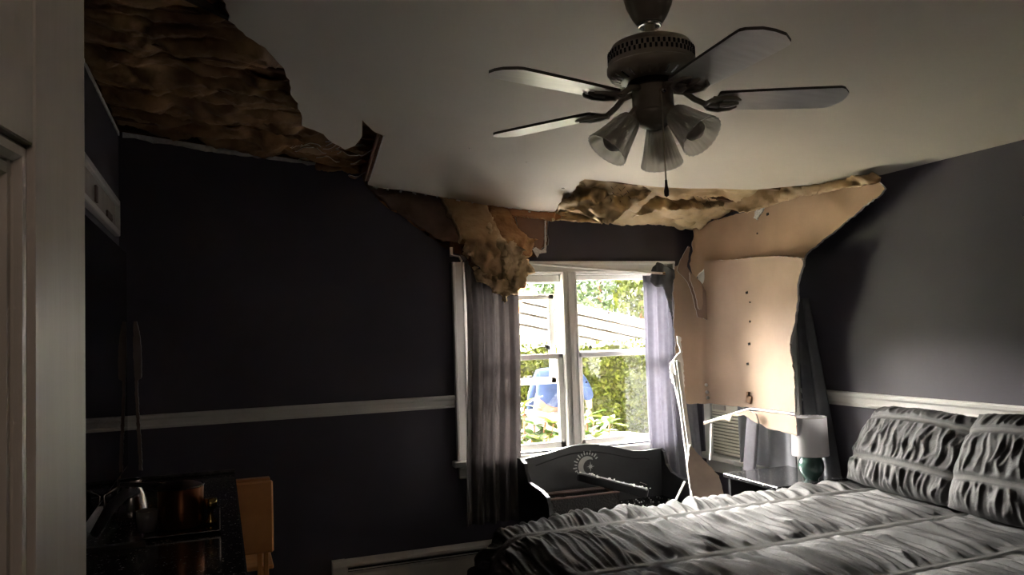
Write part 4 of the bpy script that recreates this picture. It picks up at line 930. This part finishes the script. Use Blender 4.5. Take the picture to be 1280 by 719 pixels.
# clipped hedge
hy = 4.2; hx0, hx1 = by(560, 440, hy).x, by(860, 440, hy).x
htop = by(720, 434, hy).z
hd = thing('hedge', 'yellow green clipped hedge across the garden', 'hedge', ((hx0+hx1)/2, hy+.5, GZ))
M = MB().grid(lambda u, v: Vector((hx0-1+(hx1-hx0+2)*u, hy+.05+.12*nz(u*14, v*6)+(1.0*max(0, v-.8)*5), GZ+(htop-GZ)*min(1, v*1.25)+.08*nz(u*20, v*8, 3))), 90, 40); obj('twigs', M, mat('dark hedge core', (.05, .06, .015), .9), hd)
M = MB(); R6 = random.Random(4)
for k in range(15000):
    x = R6.uniform(hx0-.5, hx1+.5); z = R6.uniform(.0, htop+.08*nz(x*3, 0)); s = R6.uniform(.018, .045); y = hy-.02+.12*nz(x*4, z*4)+R6.uniform(-.06, .05)
    if z > htop-.15 and R6.random() < .4: y += R6.uniform(0, .8); z = htop+R6.uniform(-.06, .06)
    a = Vector((R6.uniform(-1, 1), R6.uniform(-1, .3), R6.uniform(-.7, 1))).normalized(); b = a.orthogonal().normalized(); b.rotate(Matrix.Rotation(R6.uniform(0, 6), 3, a)); c = a.cross(b); p = Vector((x, y, z))
    M.add([p-b*s, p+c*s*.5, p+b*s, p-c*s*.5], [(0, 1, 2, 3)])
obj('leaves', M, HEDGE, hd, kind='stuff')
# neighbour's low building with a long pale roof
ny = 9.0
sh_ = thing('garage', 'pale garage with long sloping lapped roof behind the hedge', 'building', tuple(by(730, 440, ny)))
ROOFM = mat('pale weathered roofing', (.21, .175, .145), .7, color2=(.17, .14, .115), scale=2)
tl_, tr_ = by(560, 330, ny), by(870, 402, ny); bl_, br_ = by(560, 402, ny), by(870, 462, ny)
for k in range(4):
    t0, t1 = k/4, (k+1)/4
    a, b, c, d = tl_.lerp(bl_, t0), tr_.lerp(br_, t0), tr_.lerp(br_, t1), tl_.lerp(bl_, t1)
    off = Vector((0, -.06, 0)); back = Vector((0, 1.4*(1-t0), 0)); back1 = Vector((0, 1.4*(1-t1), 0))
    M = MB().add([a+back, b+back, c+back1+off, d+back1+off, a+back+Vector((0, .1, 0)), b+back+Vector((0, .1, 0)), c+back1+Vector((0, .1, 0)), d+back1+Vector((0, .1, 0))],
                 [(0, 1, 2, 3), (7, 6, 5, 4), (3, 2, 6, 7), (0, 4, 5, 1), (0, 3, 7, 4), (1, 5, 6, 2)]); obj('roof_course', M, ROOFM, sh_)
M = MB().add([bl_+Vector((0, .1, 0)), br_+Vector((0, .1, 0)), Vector((br_.x, br_.y+.1, GZ)), Vector((bl_.x, bl_.y+.1, GZ)), bl_+Vector((0, 2, 0)), br_+Vector((0, 2, 0)), Vector((br_.x, br_.y+2, GZ)), Vector((bl_.x, bl_.y+2, GZ))],
             [(0, 1, 2, 3), (4, 7, 6, 5), (0, 4, 5, 1), (0, 3, 7, 4), (1, 5, 6, 2)]); obj('wall', M, mat('cream siding', (.6, .56, .48), .7), sh_)
def tree(px, py, y, r, label, seed, m=TREEM, n=1600):
    R = random.Random(seed); c = by(px, py, y); root = thing('tree', label, 'tree', (c.x, c.y, GZ))
    obj('trunk', MB().tube([(c.x, c.y, GZ), (c.x+.1, c.y, c.z)], [.14, .05], 8), LUMBER, root)
    M = MB()
    for k in range(n):
        d = Vector((R.gauss(0, 1), R.gauss(0, 1), R.gauss(0, .8))); d = d.normalized()*r*R.uniform(.55, 1.)*(1+.3*nz(d.x*2, d.y*2, d.z*2)); p = c+d; s = R.uniform(.05, .11)
        a = Vector((R.uniform(-1, 1), R.uniform(-1, .5), R.uniform(-.5, 1))).normalized(); b = a.orthogonal().normalized(); e = a.cross(b)
        M.add([p-b*s, p+e*s*.6, p+b*s, p-e*s*.6], [(0, 1, 2, 3)])
    obj('foliage', M, m, root, kind='stuff')
tree(745, 352, 13, .95, 'grey green tree beyond the garage roof, left in the right pane', 1)
tree(798, 372, 12, .62, 'yellow green shrub top beyond the low end of the garage roof', 2, HEDGE, 900)
tree(690, 348, 16, .6, 'small green tree top in the gap over the left sash', 3, TREEM, 800)
tree(625, 345, 19, 1.0, 'green tree top half hidden by the hanging insulation', 5)
# fallen orange sheathing and soffit outside the window
M = MB(); sheet(M, [(626, 300), (662, 300), (658, 352), (655, 372), (648, 395), (641, 408), (630, 408)], 6, lambda u, v: by(u, v, .55), .015, jag=.3)
tag(obj('sheathing_board', M, [SHEATH, SHEATH, LUMBER]), 'orange wood sheathing panel hanging outside the left pane', 'debris')
M = MB().bar(by(630, 353, .5), by(702, 337, .35), .12, .05).bar(by(630, 358, .6), by(702, 343, .45), .1, .02); tag(obj('fallen_soffit', M, mat('pinkish soffit', (.30, .20, .17), .7)), 'pinkish fallen soffit board slanting outside the top of the left sash', 'debris')
# broad leaved bush below the window
def leafmesh():
    M = MB(); L, w = .16, .032; n = 7
    pts = []
    for k in range(n+1):
        t = k/n; ww = w*math.sin(PI*min(.97, t*.95+.03))**.7; z = -.25*L*t*t
        pts += [(-ww, L*t, z+.006), (0, L*t, z), (ww, L*t, z+.006)]
    fs = []
    for k in range(n):
        fs += [(3*k, 3*k+1, 3*k+4, 3*k+3), (3*k+1, 3*k+2, 3*k+5, 3*k+4)]
    me = bpy.data.meshes.new('leaf'); me.from_pydata(pts, [], fs); me.polygons.foreach_set('use_smooth', [True]*len(fs)); me.materials.append(LEAFB); return me
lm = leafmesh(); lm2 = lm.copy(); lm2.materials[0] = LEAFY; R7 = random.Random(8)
def bush(label, clusters, y, seed):
    c0 = by(*clusters[0], y); root = thing('broadleaf_bush', label, 'bush', (c0.x, y, GZ)); base = root.location
    M = MB()
    for c in clusters: q = by(*c, y+R7.uniform(-.12, .12)); M.tube([(c0.x, y, GZ), (c0.x*.5+q.x*.5, y, (GZ+q.z)/2), q], [.02, .014, .007], 6)
    obj('stem', M, LUMBER, root)
    for c in clusters:
        q = by(*c, y+R7.uniform(-.12, .12))
        for k in range(8):
            o = bpy.data.objects.new('leaf', lm if R7.random() < .6 else lm2); COL.objects.link(o); o.parent = root; o.location = q-base
            o.rotation_euler = (R7.uniform(-.2, .75), R7.uniform(-.3, .3), k*PI/4+R7.uniform(-.3, .3)); s = R7.uniform(.7, 1.1); o.scale = (s, s, s)
bush('broad leaved green bush outside the left lower pane', [(650, 545), (668, 532), (685, 545), (655, 508), (646, 522), (692, 530), (675, 552), (655, 556), (700, 545), (665, 545), (682, 527)], 1.0, 1)
bush('broad leaved yellow green bush outside the right lower pane', [(742, 528), (730, 545), (752, 540), (762, 530), (733, 522), (745, 548)], 1.0, 2)
gt = by(768, 546, 1.9)
tb = thing('garden_table', 'round white garden table in front of the hedge', 'table', (gt.x, gt.y, GZ))
obj('table_top', MB().lathe([(0, gt.z+.015), (.24, gt.z+.015), (.25, gt.z), (.24, gt.z-.015), (0, gt.z-.015)], (gt.x, gt.y, 0), n=32), WHITE, tb, smooth=.6)
for k in range(3): a = k*2.1; obj('leg', MB().tube([(gt.x+.1*math.cos(a), gt.y+.1*math.sin(a), gt.z-.01), (gt.x+.2*math.cos(a), gt.y+.2*math.sin(a), GZ)], .012, 8), WHITE, tb)

# ---- the person bending over in the garden
per = thing('person', 'person in blue shirt bending over outside the window', 'person', tuple(by(690, 520, 2.3).to_2d())+(GZ,))
yp = 2.3
def J(px, py, dy=0.): return by(px, py, yp+dy)
def skin(name, nodes, edges, m, sub=2):
    me = bpy.data.meshes.new(name); off = per.location
    me.from_pydata([tuple(Vector(n[0])-off) for n in nodes], edges, []); me.materials.append(m)
    o = bpy.data.objects.new(name, me); COL.objects.link(o); o.parent = per
    md = o.modifiers.new('skin', 'SKIN'); md.use_smooth_shade = True
    for i, n in enumerate(nodes):
        r = n[1] if isinstance(n[1], tuple) else (n[1], n[1]); me.skin_vertices[0].data[i].radius = r; me.skin_vertices[0].data[i].use_root = (i == 0)
    s = o.modifiers.new('sub', 'SUBSURF'); s.levels = sub; s.render_levels = sub; return o
hip = J(684, 520); waist = J(684, 498, .04); chest = J(695, 472, .1); neck = J(708, 466, .22); head1 = J(711, 474, .30); head2 = J(714, 483, .36)
shl = J(676, 470, .10); shr = J(722, 472, .12); ell = J(666, 498, .12); elr = J(735, 492, .2); wl = J(664, 525, .2); wr = J(737, 512, .22)
hd_l = wl+Vector((0, 0, -.08)); hd_r = wr+Vector((0, .0, -.07))
hl = hip+Vector((-.09, 0, -.04)); hr_ = hip+Vector((.09, 0, -.04))
kl = Vector((hl.x-.03, hl.y+.10, (hl.z+GZ)/2+.02)); kr = Vector((hr_.x+.03, hr_.y+.10, (hr_.z+GZ)/2+.02)); al = Vector((hl.x-.03, hl.y-.02, GZ+.09)); ar = Vector((hr_.x+.03, hr_.y-.02, GZ+.09)); tl2 = al+Vector((0, .16, -.05)); tr2 = ar+Vector((0, .16, -.05))
SKIN = mat('skin', (.12, .065, .045), .5)
skin('body', [(hip, .12), (waist, .11), (chest, .13), (neck, .06), (head1, .085), (head2, .08), (shl, .06), (ell, .042), (wl, .028), (shr, .06), (elr, .042), (wr, .028), (hl, .08), (kl, .055), (al, .035), (tl2, .03), (hr_, .08), (kr, .055), (ar, .035), (tr2, .03)],
     [(0, 1), (1, 2), (2, 3), (3, 4), (4, 5), (2, 6), (6, 7), (7, 8), (2, 9), (9, 10), (10, 11), (0, 12), (12, 13), (13, 14), (14, 15), (0, 16), (16, 17), (17, 18), (18, 19)], SKIN)
for w_, s in ((wl, -1), (wr, 1)):
    nodes = [(w_, .026), (w_+Vector((0, .01, -.05)), (.035, .02))]; ed = [(0, 1)]
    for k in range(4):
        b = w_+Vector(((k-1.5)*.02, .012, -.085)); nodes += [(b, .0095), (b+Vector((0, .012, -.03-.004*(k in (1, 2)))), .009), (b+Vector((0, .03, -.052-.006*(k in (1, 2)))), .008)]; i = len(nodes); ed += [(1, i-3), (i-3, i-2), (i-2, i-1)]
    nodes += [(w_+Vector((-s*.032, .015, -.045)), .011), (w_+Vector((-s*.045, .025, -.075)), .009)]; i = len(nodes); ed += [(1, i-2), (i-2, i-1)]
    skin('hand', nodes, ed, SKIN)
BLUE = mat('blue shirt cloth', (.022, .036, .085), .9, spec=.03, var=.2, scale=7, bump=.3)
skin('shirt', [(hip+Vector((0, 0, .03)), (.155, .13)), (waist, (.15, .13)), (chest, (.165, .15)), (neck+(chest-neck)*.35, .085), (shl, .085), (ell, .062), (wl+Vector((0, 0, .03)), .045), (shr, .085), (elr, .062), (elr.lerp(wr, .45), .05)],
     [(0, 1), (1, 2), (2, 3), (2, 4), (4, 5), (5, 6), (2, 7), (7, 8), (8, 9)], BLUE)
skin('trousers', [(hip+Vector((0, 0, .0)), (.145, .13)), (hl, .10), (kl, .075), (al, .06), (hr_, .10), (kr, .075), (ar, .06)], [(0, 1), (1, 2), (2, 3), (0, 4), (4, 5), (5, 6)], mat('white trousers cloth', (.16, .16, .15), .8))
hc = head1.lerp(head2, .6)
M = MB().grid(lambda u, v: hc+Vector((.094*math.cos(2*PI*u)*math.sin(PI*.62*v), .10*math.sin(2*PI*u)*math.sin(PI*.62*v)-.015, .105*math.cos(PI*.62*v)+.01)), 24, 12); obj('hair', M, mat('grey brown hair', (.12, .09, .07), .8, bump=.6, bscale=60), per, smooth=True)
f_ = head2+Vector((0, .075, -.02))
M = MB().lathe([(0, 0), (.012, .0), (.016, -.02), (0, -.03)], f_+Vector((0, .01, 0)), n=10); obj('nose', M, SKIN, per, smooth=True)
for s in (-1, 1):
    obj('eye', MB().lathe([(0, -.012), (.011, 0), (0, .012)], f_+Vector((s*.03, -.004, .025)), (0, 1, 0), 10), mat('eye', (.05, .04, .04), .2), per, smooth=True)
    obj('ear', MB().lathe([(0, -.01), (.02, 0), (0, .012)], hc+Vector((s*.088, .0, -.01)), (1, 0, 0), 12), SKIN, per, smooth=True)
obj('mouth', MB().bar(f_+Vector((-.022, .0, -.05)), f_+Vector((.022, .0, -.05)), .006, .006), mat('lips', (.35, .13, .11), .5), per)
